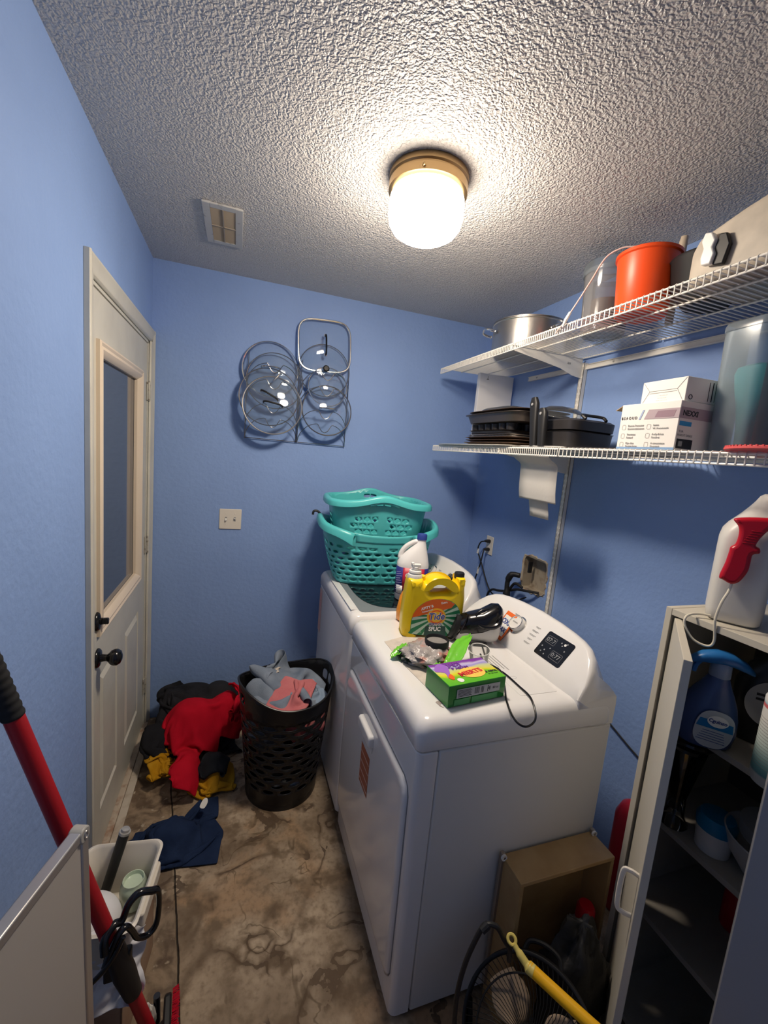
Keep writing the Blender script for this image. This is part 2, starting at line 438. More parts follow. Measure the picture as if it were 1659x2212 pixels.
# jamb and stop
g = M()
g.box(-.12, -.001, DY0, DY0+.018, 0, DZ); g.box(-.12, -.001, DY1-.018, DY1, 0, DZ); g.box(-.12, -.001, DY0, DY1, DZ-.018, DZ)
g.box(-.06, -.046, DY0+.018, DY0+.03, 0, DZ-.018); g.box(-.06, -.046, DY1-.03, DY1-.018, 0, DZ-.018); g.box(-.06, -.046, DY0, DY1, DZ-.03, DZ-.018)
g.build('trim_2', doorp, smooth=False, bevel=.001)['kind'] = 'structure'
# threshold
g = M(); g.box(-.12, .018, DY0, DY1, 0, .012); o = g.build('trim_3', mat('worn sill wood', (.50, .42, .33, 1), rough=.6, mix=((.28, .15, .09, 1), 26, .5, .75)), smooth=False, bevel=.003); o['kind'] = 'structure'
g = M(); g.box(.0185, .05, DY0-.02, -.16, 0, .006); o = g.build('trim_4', mat('worn edge strip', (.52, .46, .38, 1), rough=.7, mix=((.36, .29, .22, 1), 18, .45, .7)), smooth=False, bevel=.002); o['kind'] = 'structure'
# door slab (an opening for the lite)
door = thing('door_1', None, None, (0, 0, 0)); door['kind'] = 'structure'
SY0, SY1 = DY0+.021, DY1-.021; LY0, LY1, LZ0, LZ1 = -.845, -.245, .90, 1.845
g = M()
XF, XB = -.005, -.044
g.box(XB, XF, SY0, LY0, LZ0, DZ-.021); g.box(XB, XF, LY1, SY1, LZ0, DZ-.021); g.box(XB, XF, LY0, LY1, LZ1, DZ-.021)
# lower area with two raised panels moulded in
def raised(g, y0, y1, z0, z1):
    rings = []
    for ins, dx in ((0, 0), (.008, -.007), (.016, -.007), (.034, .0015), (.040, .0015)):
        rings.append([(XF+dx, y0+ins, z0+ins), (XF+dx, y1-ins, z0+ins), (XF+dx, y1-ins, z1-ins), (XF+dx, y0+ins, z1-ins)])
    g.loft(rings, cap=(False, True))
P1, P2, pz0, pz1 = (-.83, -.60), (-.475, -.215), .18, .72
raised(g, *P1, pz0, pz1); raised(g, *P2, pz0, pz1)
ys = [SY0, P1[0], P1[1], P2[0], P2[1], SY1]; zs = [.016, pz0, pz1, LZ0]
for i in range(5):
    for j in range(3):
        if j == 1 and i in (1, 3): continue
        g.add([(XF, ys[i], zs[j]), (XF, ys[i+1], zs[j]), (XF, ys[i+1], zs[j+1]), (XF, ys[i], zs[j+1])], [(0, 1, 2, 3)])
g.add([(XB, SY0, .016), (XB, SY1, .016), (XB, SY1, LZ0), (XB, SY0, LZ0)], [(0, 1, 2, 3)])
g.add([(XF, SY1, .016), (XB, SY1, .016), (XB, SY1, LZ0), (XF, SY1, LZ0)], [(0, 1, 2, 3)])
g.add([(XF, SY0, .016), (XB, SY0, .016), (XB, SY0, LZ0), (XF, SY0, LZ0)], [(0, 1, 2, 3)])
g.add([(XF, SY0, .016), (XB, SY0, .016), (XB, SY1, .016), (XF, SY1, .016)], [(0, 1, 2, 3)])
g.build('door_panel', doorp, door, angle=20)
g = M()
pr = [(-.022, -.006), (-.022, .006), (-.014, .010), (-.006, .006), (.004, .009), (.014, .004), (.024, -.008), (.024, -.02)]
rings = []
for ins, x in pr: rings.append([(x+.0, LY0+ins, LZ0+ins), (x, LY1-ins, LZ0+ins), (x, LY1-ins, LZ1-ins), (x, LY0+ins, LZ1-ins)])
g.loft(rings, cap=(False, False)); g.build('window_frame', litep, door, angle=25)
g = M(); g.box(-.026, -.021, LY0+.02, LY1-.02, LZ0+.02, LZ1-.02)
nightm = mat('window glass over night', (.06, .07, .09, 1), rough=.06, spec=.9, ior=1.6)
g.build('window_pane', nightm, door, smooth=False)
def hinge(z):
    g = M(); yy = DY1-.013
    g.tube([(.004, yy, z-.045), (.004, yy, z+.045)], .0055, 10); g.tube([(.004, yy, z+.045), (.004, yy, z+.051)], .0035, 8)
    g.box(-.004, .0015, yy-.024, yy+.008, z-.044, z+.044)
    g.build('hinge', mat('painted hinge %d' % int(z*10), (.55, .52, .44, 1), rough=.4, metal=.3, mix=((.12, .08, .05, 1), 60, .55, .7)), door, bevel=.001)
for z in (1.79, 1.02, .24): hinge(z)
X = Matrix.Translation((XF, 0, 0)) @ Matrix.Rotation(PI/2, 4, 'Y')     # local z -> +x
def xform(y, z): return Matrix.Translation((XF, y, z)) @ Matrix.Rotation(PI/2, 4, 'Y')
g = M().at(xform(-.865, .80)); g.lathe([(.0, 0), (.034, 0), (.034, .004), (.028, .010), (.014, .013), (.012, .022), (.0115, .030), (.016, .036), (.0245, .043), (.0285, .052), (.0285, .062), (.022, .072), (.010, .077), (.0, .078)], 28)
ho = g.build('door_knob', blackg, door, angle=60)
g = M().at(xform(-.865, .935)); g.lathe([(0, 0), (.034, 0), (.034, .005), (.028, .011), (.012, .013), (.012, .016), (0, .016)], 28)
db = g.build('deadbolt', blackg, door, angle=60)
g = M().at(xform(-.865, .935)); g.box(-.011, .011, -.006, .006, .014, .036); g.build('thumb_turn', blackg, db, bevel=.003)

# ================================================================ CEILING AND BACK WALL FIXTURES
lx, ly = .945, -1.16
t = thing('ceiling_light', 'round white glass ceiling light with a brass ring, switched on', 'ceiling light', (lx, ly, H))
brass = mat('warm brass', (.50, .34, .17, 1), rough=.36, metal=1)
g = M(); g.lathe([(.0, -.0005), (.119, -.0005), (.121, -.005), (.121, -.018), (.116, -.022), (.116, -.025), (.120, -.028), (.120, -.050), (.112, -.054), (.0, -.054)], 56); g.build('base_ring', brass, t, angle=40)
g = M(); g.lathe([(.108, -.0545), (.113, -.066), (.1145, -.085), (.1145, -.115), (.110, -.138), (.098, -.156), (.078, -.168), (.050, -.176), (.0, -.180)], 56, cap=(False, False))
globe = mat('lit opal glass', (.9, .88, .85, 1), rough=.3, emit=(LAMP_COLOR, LAMP_STRENGTH))
def _globe():      # emission shaped: neck dimmed to spare ceiling and upper walls, underside brightened
    nt = globe.node_tree; N, L = nt.nodes.new, nt.links.new; b = nt.nodes['Principled BSDF']
    gm = N('ShaderNodeTexCoord'); sp = N('ShaderNodeSeparateXYZ'); L(gm.outputs['Object'], sp.inputs[0])
    r = N('ShaderNodeMapRange'); r.inputs['From Min'].default_value = -.068; r.inputs['From Max'].default_value = -.172; r.inputs['To Min'].default_value = LAMP_STRENGTH*.05; r.inputs['To Max'].default_value = LAMP_STRENGTH*1.7
    L(sp.outputs['Z'], r.inputs['Value']); L(r.outputs['Result'], b.inputs['Emission Strength'])
_globe(); g.build('glass_shade', globe, t, angle=80)
g = M(); g.at(Matrix.Translation((-.06, -.104, -.040)) @ Matrix.Rotation(PI/2, 4, 'X')); g.lathe([(0, -.002), (.004, -.002), (.004, .006), (.003, .008), (0, .008)], 12); g.build('screw', brass, t)

t = thing('ceiling_vent', 'small white louvred vent grille set in the ceiling near the door corner', 'vent', (.34, -.515, H))
ventm = mat('vent paint', (.55, .54, .52, 1), rough=.45, mix=((.3, .28, .26, 1), 40, .6, .75))
g = M()
a, b_, c, d = .072, .165, .045, .135
for x0, x1, y0, y1 in ((-a, -c, -b_, b_), (c, a, -b_, b_), (-c, c, -b_, -d), (-c, c, d, b_)): g.box(x0, x1, y0, y1, -.008, -.0002)
g.build('vent_frame', ventm, t, bevel=.002, weld=True)
g = M(); g.box(-c, c, -d, d, -.001, -.0003); bk = g.build('backing', mat('vent dark', (.10, .09, .08, 1), rough=.8), t)
g = M(); tilt = math.radians(35)
for k in range(26):
    y = -d+.005+k*(2*d-.01)/25; yo = .0035
    g.add([(-c, y-yo, -.002), (c, y-yo, -.002), (c, y+yo, -.007), (-c, y+yo, -.007)], [(0, 1, 2, 3)])
g.box(-.002, .002, -d, d, -.009, -.006); g.box(-c, c, -.003, .003, -.009, -.002)
g.build('louvres', mat('louvre paint', (.40, .33, .25, 1), rough=.5), t, smooth=False, solid=.0008)

t = thing('light_switch', 'white two-gang switch plate on the back wall left of the baskets', 'light switch', (.402, 0, 1.155))
g = M(); g.box(-.058, .058, -.006, -.0002, -.057, .057); g.build('cover_plate', creamp, t, bevel=.003)
for sx, up in ((-.023, -1), (.023, 1)):
    g = M(); g.box(sx-.0052, sx+.0052, -.0068, -.006, -.012, .012); tp = g.build('toggle_slot', inkgrey, t, smooth=False)
    g = M(); g.add([(sx-.004, -.0065, -.005), (sx+.004, -.0065, -.005), (sx+.004, -.0065, .005), (sx-.004, -.0065, .005), (sx-.0035, -.017, up*.006-.003), (sx+.0035, -.017, up*.006-.003), (sx+.0035, -.017, up*.006+.003), (sx-.0035, -.017, up*.006+.003)], [(0, 1, 5, 4), (1, 2, 6, 5), (2, 3, 7, 6), (3, 0, 4, 7), (4, 5, 6, 7)])
    g.build('toggle', whitep, tp)
    for z in (-.030, .030):
        g = M().at(Matrix.Translation((sx, -.006, z)) @ Matrix.Rotation(PI/2, 4, 'X')); g.lathe([(0, 0), (.003, 0), (.0025, .001), (0, .0012)], 10); g.build('screw', creamp, t)

# ---- lid racks and glass lids
def lid_rack(x0, x1, label):
    t = thing('lid_rack', label, 'lid rack', ((x0+x1)/2, 0, 1.612), group='wire lid racks on the back wall'); w = (x1-x0)/2
    g = M(); r = .0021
    g.tube([(-w, -.012, 0), (w, -.012, 0)], r, 6)
    for s in (-1, 1):
        g.tube([(s*w, -.012, -.004), (s*w, -.014, .28), (s*w*.96, -.016, .45)], r, 6)
        g.tube([(s*w, -.012, .03), (s*w, 0, .03)], r, 6)
    g.build('side_wires', wirem, t)
    for z0, dep in ((0, .075), (.075, .072), (.20, .068), (.285, .064)):
        g = M(); A = .108
        pts = [(-w, -.013, z0), (-w*.92, -.02-dep*.25, z0+A*.45), (-w*.66, -.02-dep*.6, z0+A*.85), (-w*.34, -.02-dep, z0+A), (-w*.25, -.02-dep, z0+A*.93), (-w*.14, -.02-dep, z0+A*.70), (.0, -.02-dep, z0+A*.60),
               (w*.14, -.02-dep, z0+A*.70), (w*.25, -.02-dep, z0+A*.93), (w*.34, -.02-dep, z0+A), (w*.66, -.02-dep*.6, z0+A*.85), (w*.92, -.02-dep*.25, z0+A*.45), (w, -.013, z0)]
        g.tube(catmull(pts, 5), r, 6); g.build('lid_holder', wirem, t)
    return t
lid_rack(.457, .733, 'thin wire lid rack left of its twin, holding the overlapping round lids')
lid_rack(.739, 1.014, 'thin wire lid rack right of its twin, holding the rounded square lid')
lidglass = thin_glass('clear lid glass', (.90, .93, .94), refl=.5, rough=.01, haze=.07, hazecol=(.7, .75, .8, 1))
def glass_lid(label, c, r, tilt, roll=0, handle='knob', rim=.004, dome=.18, rimm=None, hr=0, yaw=0):
    t = thing('pot_cover', label, 'lid', c, group='glass pot lids on the wall racks', rot=(PI/2-tilt, roll, yaw))
    g = M(); prof = [(.004+(r-.004)*k/10, r*dome*(1-(k/10)**2)**.6 if k < 10 else 0) for k in range(11)]
    g.lathe(prof, 56, cap=(True, False)); g.build('glass', lidglass, t, angle=80)
    g = M(); g.tube([(r*math.cos(a*PI/32), r*math.sin(a*PI/32), 0) for a in range(64)], rim, 8, closed=True); g.build('rim', rimm or chrome, t)
    zt = r*dome
    if handle == 'knob':
        g = M(); g.lathe([(0, zt-.002), (.006, zt), (.006, zt+.012), (.016, zt+.018), (.018, zt+.026), (.012, zt+.032), (0, zt+.033)], 20); g.build('knob', blackm, t)
    elif handle:
        g = M(); ca, sa = math.cos(hr), math.sin(hr)
        pts = [(-.048, 0, zt-.008), (-.046, 0, zt+.014), (-.025, 0, zt+.028), (.025, 0, zt+.028), (.046, 0, zt+.014), (.048, 0, zt-.008)]
        g.tube(catmull([(x*ca, x*sa, z) for x, y, z in pts], 6), .0048, 8, flat=1.0); g.build('handle', blackm if handle == 'black' else chrome, t)
    return t
glass_lid('large round glass lid at the back top of the left lid cluster', (.575, -.03, 1.985), .145, .10, handle='steel', rim=.0042)
glass_lid('round glass lid second from the top in the left lid cluster', (.600, -.052, 1.925), .148, .12, handle='steel', hr=.9, rim=.0026, rimm=wirem)
glass_lid('round glass lid in the middle of the left lid cluster with black handle', (.572, -.080, 1.835), .152, .14, handle='black', hr=-.45, rim=.0028, rimm=wirem)
glass_lid('front lowest round glass lid of the left cluster with thick steel rim', (.590, -.110, 1.790), .152, .16, handle='black', hr=-.15, rim=.0036, rimm=steel)
glass_lid('round glass lid with a black knob below the square lid', (.866, -.03, 2.02), .142, .08, handle='knob', rim=.0026, rimm=wirem)
glass_lid('small domed glass lid in the middle of the right lid rack', (.885, -.06, 1.93), .108, .16, handle=None, rim=.003, dome=.3)
glass_lid('lowest round clear lid in the right lid rack', (.888, -.07, 1.80), .138, .14, handle='steel', rim=.0035, dome=.22, rimm=wirem)
# rounded square lid
t = thing('pot_cover', 'rounded square glass lid with a thick bright steel rim', 'lid', (.858, -.035, 2.150), group='glass pot lids on the wall racks', rot=(PI/2-.06, -.06, 0))
out = superell(.145, .138, 4.2, 64)
g = M(); rings = []
for k in range(9):
    s = 1-k/8*.97; rings.append([(x*s, y*s, .022*(1-(s)**2.2)) for x, y in out])
g.loft(rings, cap=(False, True)); g.build('glass', lidglass, t, angle=80)
g = M(); g.tube([(x, y, 0) for x, y in out], .0058, 10, closed=True); g.build('rim', chrome, t)
g = M(); g.tube(catmull([(.0, .052, .014), (.0, .050, .036), (.0, .028, .046), (.0, -.028, .046), (0, -.05, .036), (0, -.052, .014)], 6), .005, 8); g.build('handle', blackg, t)
for y in (.052, -.052):
    g = M(); g.lathe([(0, .012), (.009, .014), (.008, .020), (0, .022)], 14, cy=y); g.build('handle_mount', chrome, t)
# ================================================================ WIRE SHELVING ON THE RIGHT WALL
SX = 1.525
def wire_shelf(y0, y1, z, pitch, label):
    t = thing('wire_shelf', label, 'shelf', (SX, (y0+y1)/2, z), group='white wire shelf sections on the right wall')
    ox, oy = SX, (y0+y1)/2; n = int(round((y1-y0)/pitch)); g = M()
    for k in range(n+1):
        y = y0-oy+k*(y1-y0)/n
        g.tube([(W-.012-ox, y, 0), (.004, y, 0), (0, y, -.003), (0, y, -.030)], .0015 if pitch < .015 else .0019, 5)
    g.build('wire_grid', whitewire, t)
    g = M()
    for x, zz, r in ((0.003, -.0042, .0030), (0.003, -.0302, .0030), (W-.014-ox, -.0035, .003), (.135, -.0045, .0030), (.27, -.0045, .0030)):
        g.tube([(x, y0-oy-.002, zz), (x, y1-oy+.002, zz)], r, 8)
    g.build('support_rods', whitewire, t)
    return t
ZU, ZL = 2.112, 1.668
wire_shelf(-1.205, -.144, ZU, .0127, 'upper white wire shelf section under the stock pot')
wire_shelf(-2.60, -1.215, ZU, .0195, 'upper white wire shelf section under the orange bucket')
wire_shelf(-1.205, -.144, ZL, .0127, 'lower white wire shelf section under the baking pans')
wire_shelf(-2.60, -1.215, ZL, .0195, 'lower white wire shelf section under the white boxes')
# hang track and upright
t = thing('hang_track', 'long white metal hang track fixed along the right wall', 'shelf rail', (W, -1.5, 2.067))
g = M(); g.box(-.010, -.0003, -1.1, 1.07, -.012, .012); g.box(-.014, -.010, -1.1, 1.07, -.012, -.008); g.box(-.014, -.010, -1.1, 1.07, .008, .012); g.build('rail', whitewire, t, bevel=.001)
for k in range(5):
    g = M().at(Matrix.Translation((-.010, -1.0+k*.5, 0)) @ Matrix.Rotation(-PI/2, 4, 'Y')); g.lathe([(0, 0), (.005, 0), (.004, .002), (0, .003)], 10); g.build('screw', steel, t)
def standard(y, z0, z1, label):
    t = thing('shelf_upright', label, 'shelf upright', (W, y, z0)); hh = z1-z0
    g = M(); w = .0125; d = .022
    g.box(-d, -.0003, -w, -w+.0016, 0, hh); g.box(-d, -.0003, w-.0016, w, 0, hh); g.box(-.0018, -.0003, -w, w, 0, hh)
    # slotted face: two columns of slots
    n = int(hh/.0254); ys = [-w, -.0078, -.0052, .0052, .0078, w]
    g.box(-d, -d+.0016, ys[0], ys[1], 0, hh); g.box(-d, -d+.0016, ys[2], ys[3], 0, hh); g.box(-d, -d+.0016, ys[4], ys[5], 0, hh)
    for k in range(n+1):
        zc = k*.0254
        for a, b_ in ((ys[1], ys[2]), (ys[3], ys[4])): g.box(-d, -d+.0016, a, b_, zc, min(zc+.0105, hh))
    g.build('channel', whitewire, t, smooth=False)
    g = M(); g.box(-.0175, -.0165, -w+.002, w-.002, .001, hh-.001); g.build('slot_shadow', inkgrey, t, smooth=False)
    return t
standard(-.835, .62, 2.085, 'white slotted shelf upright running down behind the dryer')
standard(-2.30, .62, 2.085, 'white slotted shelf upright near the front of the room')
def bracket(y, z, label):
    t = thing('shelf_bracket', label, 'shelf bracket', (W-.024, y, z), group='white shelf brackets'); L_ = .392
    out = [(0, 0), (-L_, 0), (-L_, -.018), (-L_+.03, -.024), (-.12, -.060), (-.05, -.082), (0, -.088)]
    g = M(); g.loft([[(x, -.0012, zz) for x, zz in out], [(x, .0012, zz) for x, zz in out]])
    g.box(-L_, 0, -.006, .006, -.0025, 0)
    g.build('bracket_plate', whitewire, t, bevel=.0006)
    return t
bu1 = bracket(-.835, ZU-.008, 'white shelf bracket under the upper shelf by the stock pot')
bracket(-.835, ZL-.008, 'white shelf bracket under the lower shelf above the hanging paper')
bracket(-2.30, ZU-.008, 'white shelf bracket under the upper shelf near the room front')
bracket(-2.30, ZL-.008, 'white shelf bracket under the lower shelf near the room front')
text('brand_mark', 'RM', .014, frame((-.075, -.0019, -.032), (1, 0, 0), (0, 0, 1)), inkgrey, bu1)

# ---- upper shelf contents
def stock_pot(c):
    t = thing('stock_pot', 'wide stainless steel stock pot on the upper shelf', 'pot', c); r = .17
    g = M(); g.lathe([(0, 0), (r-.012, 0), (r-.004, .006), (r-.002, .015), (r, .09), (r, .128), (r+.004, .131), (r+.004, .135), (r-.003, .135), (r-.003, .02), (0, .012)], 56); g.build('pot_body', steel, t)
    for a in (2.75, -1.35):
        ca, sa = math.cos(a), math.sin(a); R = lambda x, y, z: ((r+x)*ca-y*sa, (r+x)*sa+y*ca, z)
        g = M(); g.tube(catmull([R(-.002, -.05, .09), R(.025, -.05, .096), R(.045, -.03, .102), R(.045, .03, .102), R(.025, .05, .096), R(-.002, .05, .09)], 6), .0055, 8)
        g.build('side_handle', chrome, t)
        g = M()
        for s in (-.05, .05):
            g.at(Matrix.Translation(R(.0, s, .09)) @ Matrix.Rotation(a, 4, 'Z') @ Matrix.Rotation(PI/2, 4, 'Y')); g.lathe([(0, 0), (.009, 0), (.008, .003), (0, .005)], 12)
        g.build('rivets', steel, t)
    t2 = thing('stockpot_cover', 'low steel lid lying on the wide stock pot', 'lid', (c[0], c[1], c[2]+.1365))
    g = M(); g.lathe([(r+.004, 0), (r+.004, .004), (r-.01, .006), (r*.6, .012), (.02, .016), (0, .016)], 56, cap=(True, True)); g.build('lid_disc', steel, t2, angle=50)
stock_pot((1.725, -.665, ZU+.003))
clearp = thin_glass('clear storage plastic', (.86, .86, .87), refl=.45, rough=.08, haze=.22, hazecol=(.62, .62, .64, 1))
frost = thin_glass('frosted storage plastic', (.84, .88, .90), refl=.4, rough=.2, haze=.24, hazecol=(.62, .70, .76, 1))
t = thing('clear_canister', 'tall clear plastic canister standing left of the orange bucket', 'canister', (1.74, -1.105, ZU+.003))
g = M(); g.lathe([(0, 0), (.074, 0), (.078, .006), (.090, .225), (.092, .232), (.089, .232), (.076, .01), (0, .006)], 40); g.build('canister_body', clearp, t)
g = M(); g.lathe([(.093, .215), (.095, .218), (.095, .250), (.090, .258), (0, .260)], 40, cap=(False, False)); g.build('canister_lid', frost, t)
g = M(); g.lathe([(0, .008), (.066, .008), (.072, .12), (0, .13)], 32); g.build('contents', mat('brown dry contents', (.16, .09, .05, 1), rough=.8), t)
t = thing('bucket', 'bright orange plastic bucket on the upper wire shelf', 'bucket', (1.675, -1.328, ZU+.003))
orangem = mat('orange plastic', (.86, .085, .012, 1), rough=.38, sss=.05)
g = M(); g.lathe([(0, 0), (.074, 0), (.077, .004), (.091, .178), (.097, .181), (.097, .190), (.091, .193), (.088, .190), (.075, .008), (0, .008)], 56); g.build('bucket_body', orangem, t)
t = thing('wooden_stick', 'pale round stick standing up behind the orange bucket', 'stick', (1.80, -1.335, ZU+.003))
g = M(); g.tube([(0, 0, 0), (0, -.004, .26), (.0, -.006, .275)], [.0125, .0125, .011], 14); g.build('stick_shaft', mat('pale wood', (.62, .52, .40, 1), rough=.5), t)
t = thing('black_bowl', 'black round bowl behind the orange bucket on the upper shelf', 'bowl', (1.75, -1.49, ZU+.003))
g = M(); g.lathe([(0, 0), (.06, 0), (.095, .05), (.108, .13), (.112, .135), (.106, .135), (.09, .05), (0, .01)], 40); g.build('bowl_body', blackm, t)
# pale insulated bag with a white buckle and its shadow as a black piece, lying at the right end
t = thing('storage_case', 'beige hard case with a white buckle at the right end of the upper shelf', 'case', (1.70, -1.72, ZU+.003), rz=0)
casem = mat('beige case', (.50, .44, .36, 1), rough=.55, mix=((.40, .35, .29, 1), 14, .4, .65))
g = M(); rings = []
for y, zt, a in ((.172, .055, .10), (.162, .100, .12), (.142, .122, .128), (.04, .150, .13), (-.10, .178, .13), (-.30, .185, .13), (-.33, .17, .12)):
    rings.append([(x, y, z) for x, z in rrect(-a, a, 0, zt, .02, 4)])
g.loft(rings); g.build('case_body', casem, t, bevel=.004)
g = M().at(frame((-.135, .098, .062), (0, -1, 0), (0, 0, 1)))
pr = [(-.012, -.03), (.012, -.034), (.018, -.01), (.010, .008), (.016, .022), (.004, .045), (-.014, .050), (-.020, .030), (-.012, .01), (-.016, -.012)]
g.prism(pr, 0, .018); g.build('buckle', whitep, t, bevel=.003)
g = M().at(frame((-.132, .072, .066), (0, -1, 0), (0, 0, 1))); g.prism([(-.014, -.040), (.012, -.045), (.022, .0), (.010, .030), (-.008, .034), (-.016, .0)], 0, .012); g.build('buckle_shadow', blackm, t, bevel=.003)  # black piece mostly stands in for the shadow beside the white buckle
# pale cord over the bucket rim to the shelf edge
t = thing('white_cable', 'thin pinkish white cord draped from the orange bucket to the shelf lip', 'cord', (1.60, -1.20, ZU))
pts = [(1.61, -1.33, 2.320), (1.582, -1.30, 2.320), (1.56, -1.262, 2.300), (1.548, -1.225, 2.240), (1.532, -1.195, 2.18), (1.517, -1.175, 2.135), (1.514, -1.16, 2.112), (1.516, -1.13, 2.095), (1.517, -1.12, 2.085)]
g = M(); g.tube(catmull([(x-1.60, y+1.20, z-ZU) for x, y, z in pts], 6), .0026, 8); g.build('cable_run', mat('pale pink cord', (.72, .52, .47, 1), rough=.4), t)
g = M(); g.tube([(1.517-1.6, -1.18+1.2, .030), (1.5135-1.6, -1.165+1.2, .006), (1.514-1.6, -1.155+1.2, -.012)], [.005, .006, .004], 8); g.build('plug_end', whitewire, t)

# ---- lower shelf contents
def tray(name, label, c, a, b_, hh, m, rz=0, group=None, lip=.012, p=5, cat='baking tray'):
    t = thing(name, label, cat, c, rz=rz, group=group)
    g = M(); R = []
    for s, z, gg in ((-.02, 0, 0), (-.014, .002, 0), (0, hh-.002, 0), (lip, hh, 0), (lip, hh+.002, 0), (-.001, hh+.002, 0), (-.018, .004, 0)):
        R.append([(x, y, z) for x, y in superell(a+s, b_+s, p, 48)])
    g.loft(R); g.build('tray_body', m, t, angle=50); return t
bronze = mat('bronze bakeware', (.20, .13, .09, 1), rough=.3, metal=.8)
darkpan = mat('dark nonstick', (.035, .032, .033, 1), rough=.38, metal=.3)
z = ZL+.004
G = 'stack of baking sheets on the lower shelf'
tray('cutting_mat', 'thin cream flexible cutting mat lying lowest under the pan stack', (1.60, -.57, z), .09, .36, .002, creamp, p=8, lip=.002, cat='cutting mat')
tray('baking_sheet', 'lowest bronze baking sheet of the stack', (1.735, -.63, z+.008), .16, .25, .010, bronze, group=G)
tray('baking_sheet', 'bronze baking sheet second from the bottom of the stack', (1.735, -.64, z+.021), .16, .245, .010, bronze, group=G)
tray('baking_sheet', 'bronze baking sheet third from the bottom, under a wire rack', (1.735, -.62, z+.034), .155, .235, .010, bronze, group=G)
t = thing('cooling_rack', 'thin wire cooling rack lying on the bronze sheets', 'cooling rack', (1.73, -.62, z+.050))
g = M(); out = superell(.15, .22, 5, 40)
for zz in (0, .008): g.tube([(x, y, zz) for x, y in out], .0018, 6, closed=True)
for k in range(14): y = -.19+k*.029; g.tube([(-.142, y, .004), (.142, y, .004)], .001, 4)
g.build('rack_wires', steel, t)
t = thing('muffin_tin', 'black muffin tin upside down between the baking pans', 'muffin tin', (1.72, -.60, z+.062))
g = M(); R = [[(x, y, zz) for x, y in superell(.13+s, .19+s, 5, 40)] for s, zz in ((-.005, .0), (0, .004), (0, .012), (.004, .016), (.010, .018))]
g.loft(R); g.build('tin_plate', darkpan, t, angle=50)
for i in range(3):
    for j in range(6):
        g = M(); g.lathe([(0, .015), (.024, .015), (.028, .050), (0, .052)], 16, cx=-.088+i*.088, cy=-.155+j*.062)
        if j < 6: o = g.build('muffin_cup', darkpan, t)
z2 = z+.115
tray('roasting_pan', 'dark metal roasting pan resting on the muffin tin', (1.722, -.63, z2), .155, .245, .042, mat('grey bakeware', (.12, .10, .09, 1), rough=.35, metal=.7), cat='pan')
tray('roasting_pan', 'bronze shallow pan nested on top of the dark roasting pan', (1.722, -.65, z2+.045), .15, .23, .010, bronze, cat='pan')
t = thing('casserole_cover', 'clear rectangular glass lid lying on top of the pan stack', 'lid', (1.705, -.62, z2+.060))
g = M(); R = [[(x*s, y*s, zz) for x, y in superell(.11, .15, 5, 40)] for s, zz in ((1, 0), (.96, .006), (.85, .018), (.5, .026), (.05, .028))]
g.loft(R, cap=(False, True)); g.build('lid_glass', lidglass, t, angle=70)
g = M(); g.tube([(x, y, 0) for x, y in superell(.11, .15, 5, 40)], .0022, 6, closed=True); g.build('lid_rim', lidglass, t)
t = thing('casserole_cover', 'small curved clear lid standing behind the black pan handles', 'lid', (1.78, -.90, z2+.046), rot=(.25, -.1, 0))
g = M(); g.lathe([(.004, .035), (.06, .028), (.09, .012), (.10, 0)], 36, cap=(True, False)); g.build('lid_glass', lidglass, t, angle=70)
g = M(); g.tube([(.10*math.cos(a*PI/20), .10*math.sin(a*PI/20), 0) for a in range(40)], .002, 6, closed=True); g.build('lid_rim', lidglass, t)
# black griddle boxes with upright handles
fryp = t = thing('frying_pan', 'black square frying pan at the right of the pan stack', 'pan', (1.72, -1.035, z+.006))
g = M(); R = [[(x, y, zz) for x, y in superell(.115+s, .135+s, 6, 40)] for s, zz in ((-.012, 0), (-.006, .002), (0, .06), (.004, .062), (-.004, .062), (-.012, .006))]
g.loft(R); g.build('pan_body', darkpan, t, angle=50)
griddle = t = thing('griddle_pan', 'black lidded pan stacked on the square frying pan', 'pan', (1.72, -1.035, z+.070))
g = M(); R = [[(x, y, zz) for x, y in superell(.115+s, .135+s, 6, 40)] for s, zz in ((-.01, 0), (0, .004), (.002, .038), (-.01, .046), (-.03, .048), (-.05, .046))]
g.loft(R); g.build('pan_body', darkpan, t, angle=50)
g = M(); g.tube(catmull([(-.05, -.13, .048), (-.05, -.11, .062), (.0, -.09, .066), (.05, -.11, .062), (.05, -.13, .048)], 5), .006, 8); g.build('side_handle', blackm, t)
def pan_handle(par, label, x, y, hh, lean):
    t = par; HM = Matrix.Translation(Vector((x, y, z+.004))-par.location) @ Matrix.Rotation(lean, 4, 'X')
    g = M(); R = []
    for k in range(9):
        q = k/8; a = .0105+.003*math.sin(PI*q)-.002*(q > .9); b_ = .017+.007*q-(.010 if k == 8 else 0)
        R.append([(xx, yy+(.010*q*q), q*hh) for xx, yy in superell(a, b_, 3, 20)])
    g.at(HM).loft(R); gr = g.build('pan_handle', blackm, t, angle=60); gr['label'] = label; t = gr
    g = M().at(HM @ Matrix.Translation((-.0135, .006, hh*.85)) @ Matrix.Rotation(-PI/2, 4, 'Y')); g.lathe([(0, 0), (.006, 0), (.005, .002), (0, .002)], 12); g.build('hanging_hole', inkgrey, t)
pan_handle(griddle, 'taller upright black handle', 1.575, -1.00, .200, -.10)
pan_handle(fryp, 'shorter upright black handle', 1.565, -1.062, .150, -.05)
tray('white_tray', 'thin white tray under the black pans', (1.70, -1.02, z-.001), .13, .16, .004, whitep, p=6, lip=.004, cat='tray')
tray('baking_sheet', 'long thin dark sheet lying flat beneath the white boxes', (1.73, -1.30, z-.002), .15, .16, .004, darkpan, p=6, lip=.004, group=None)
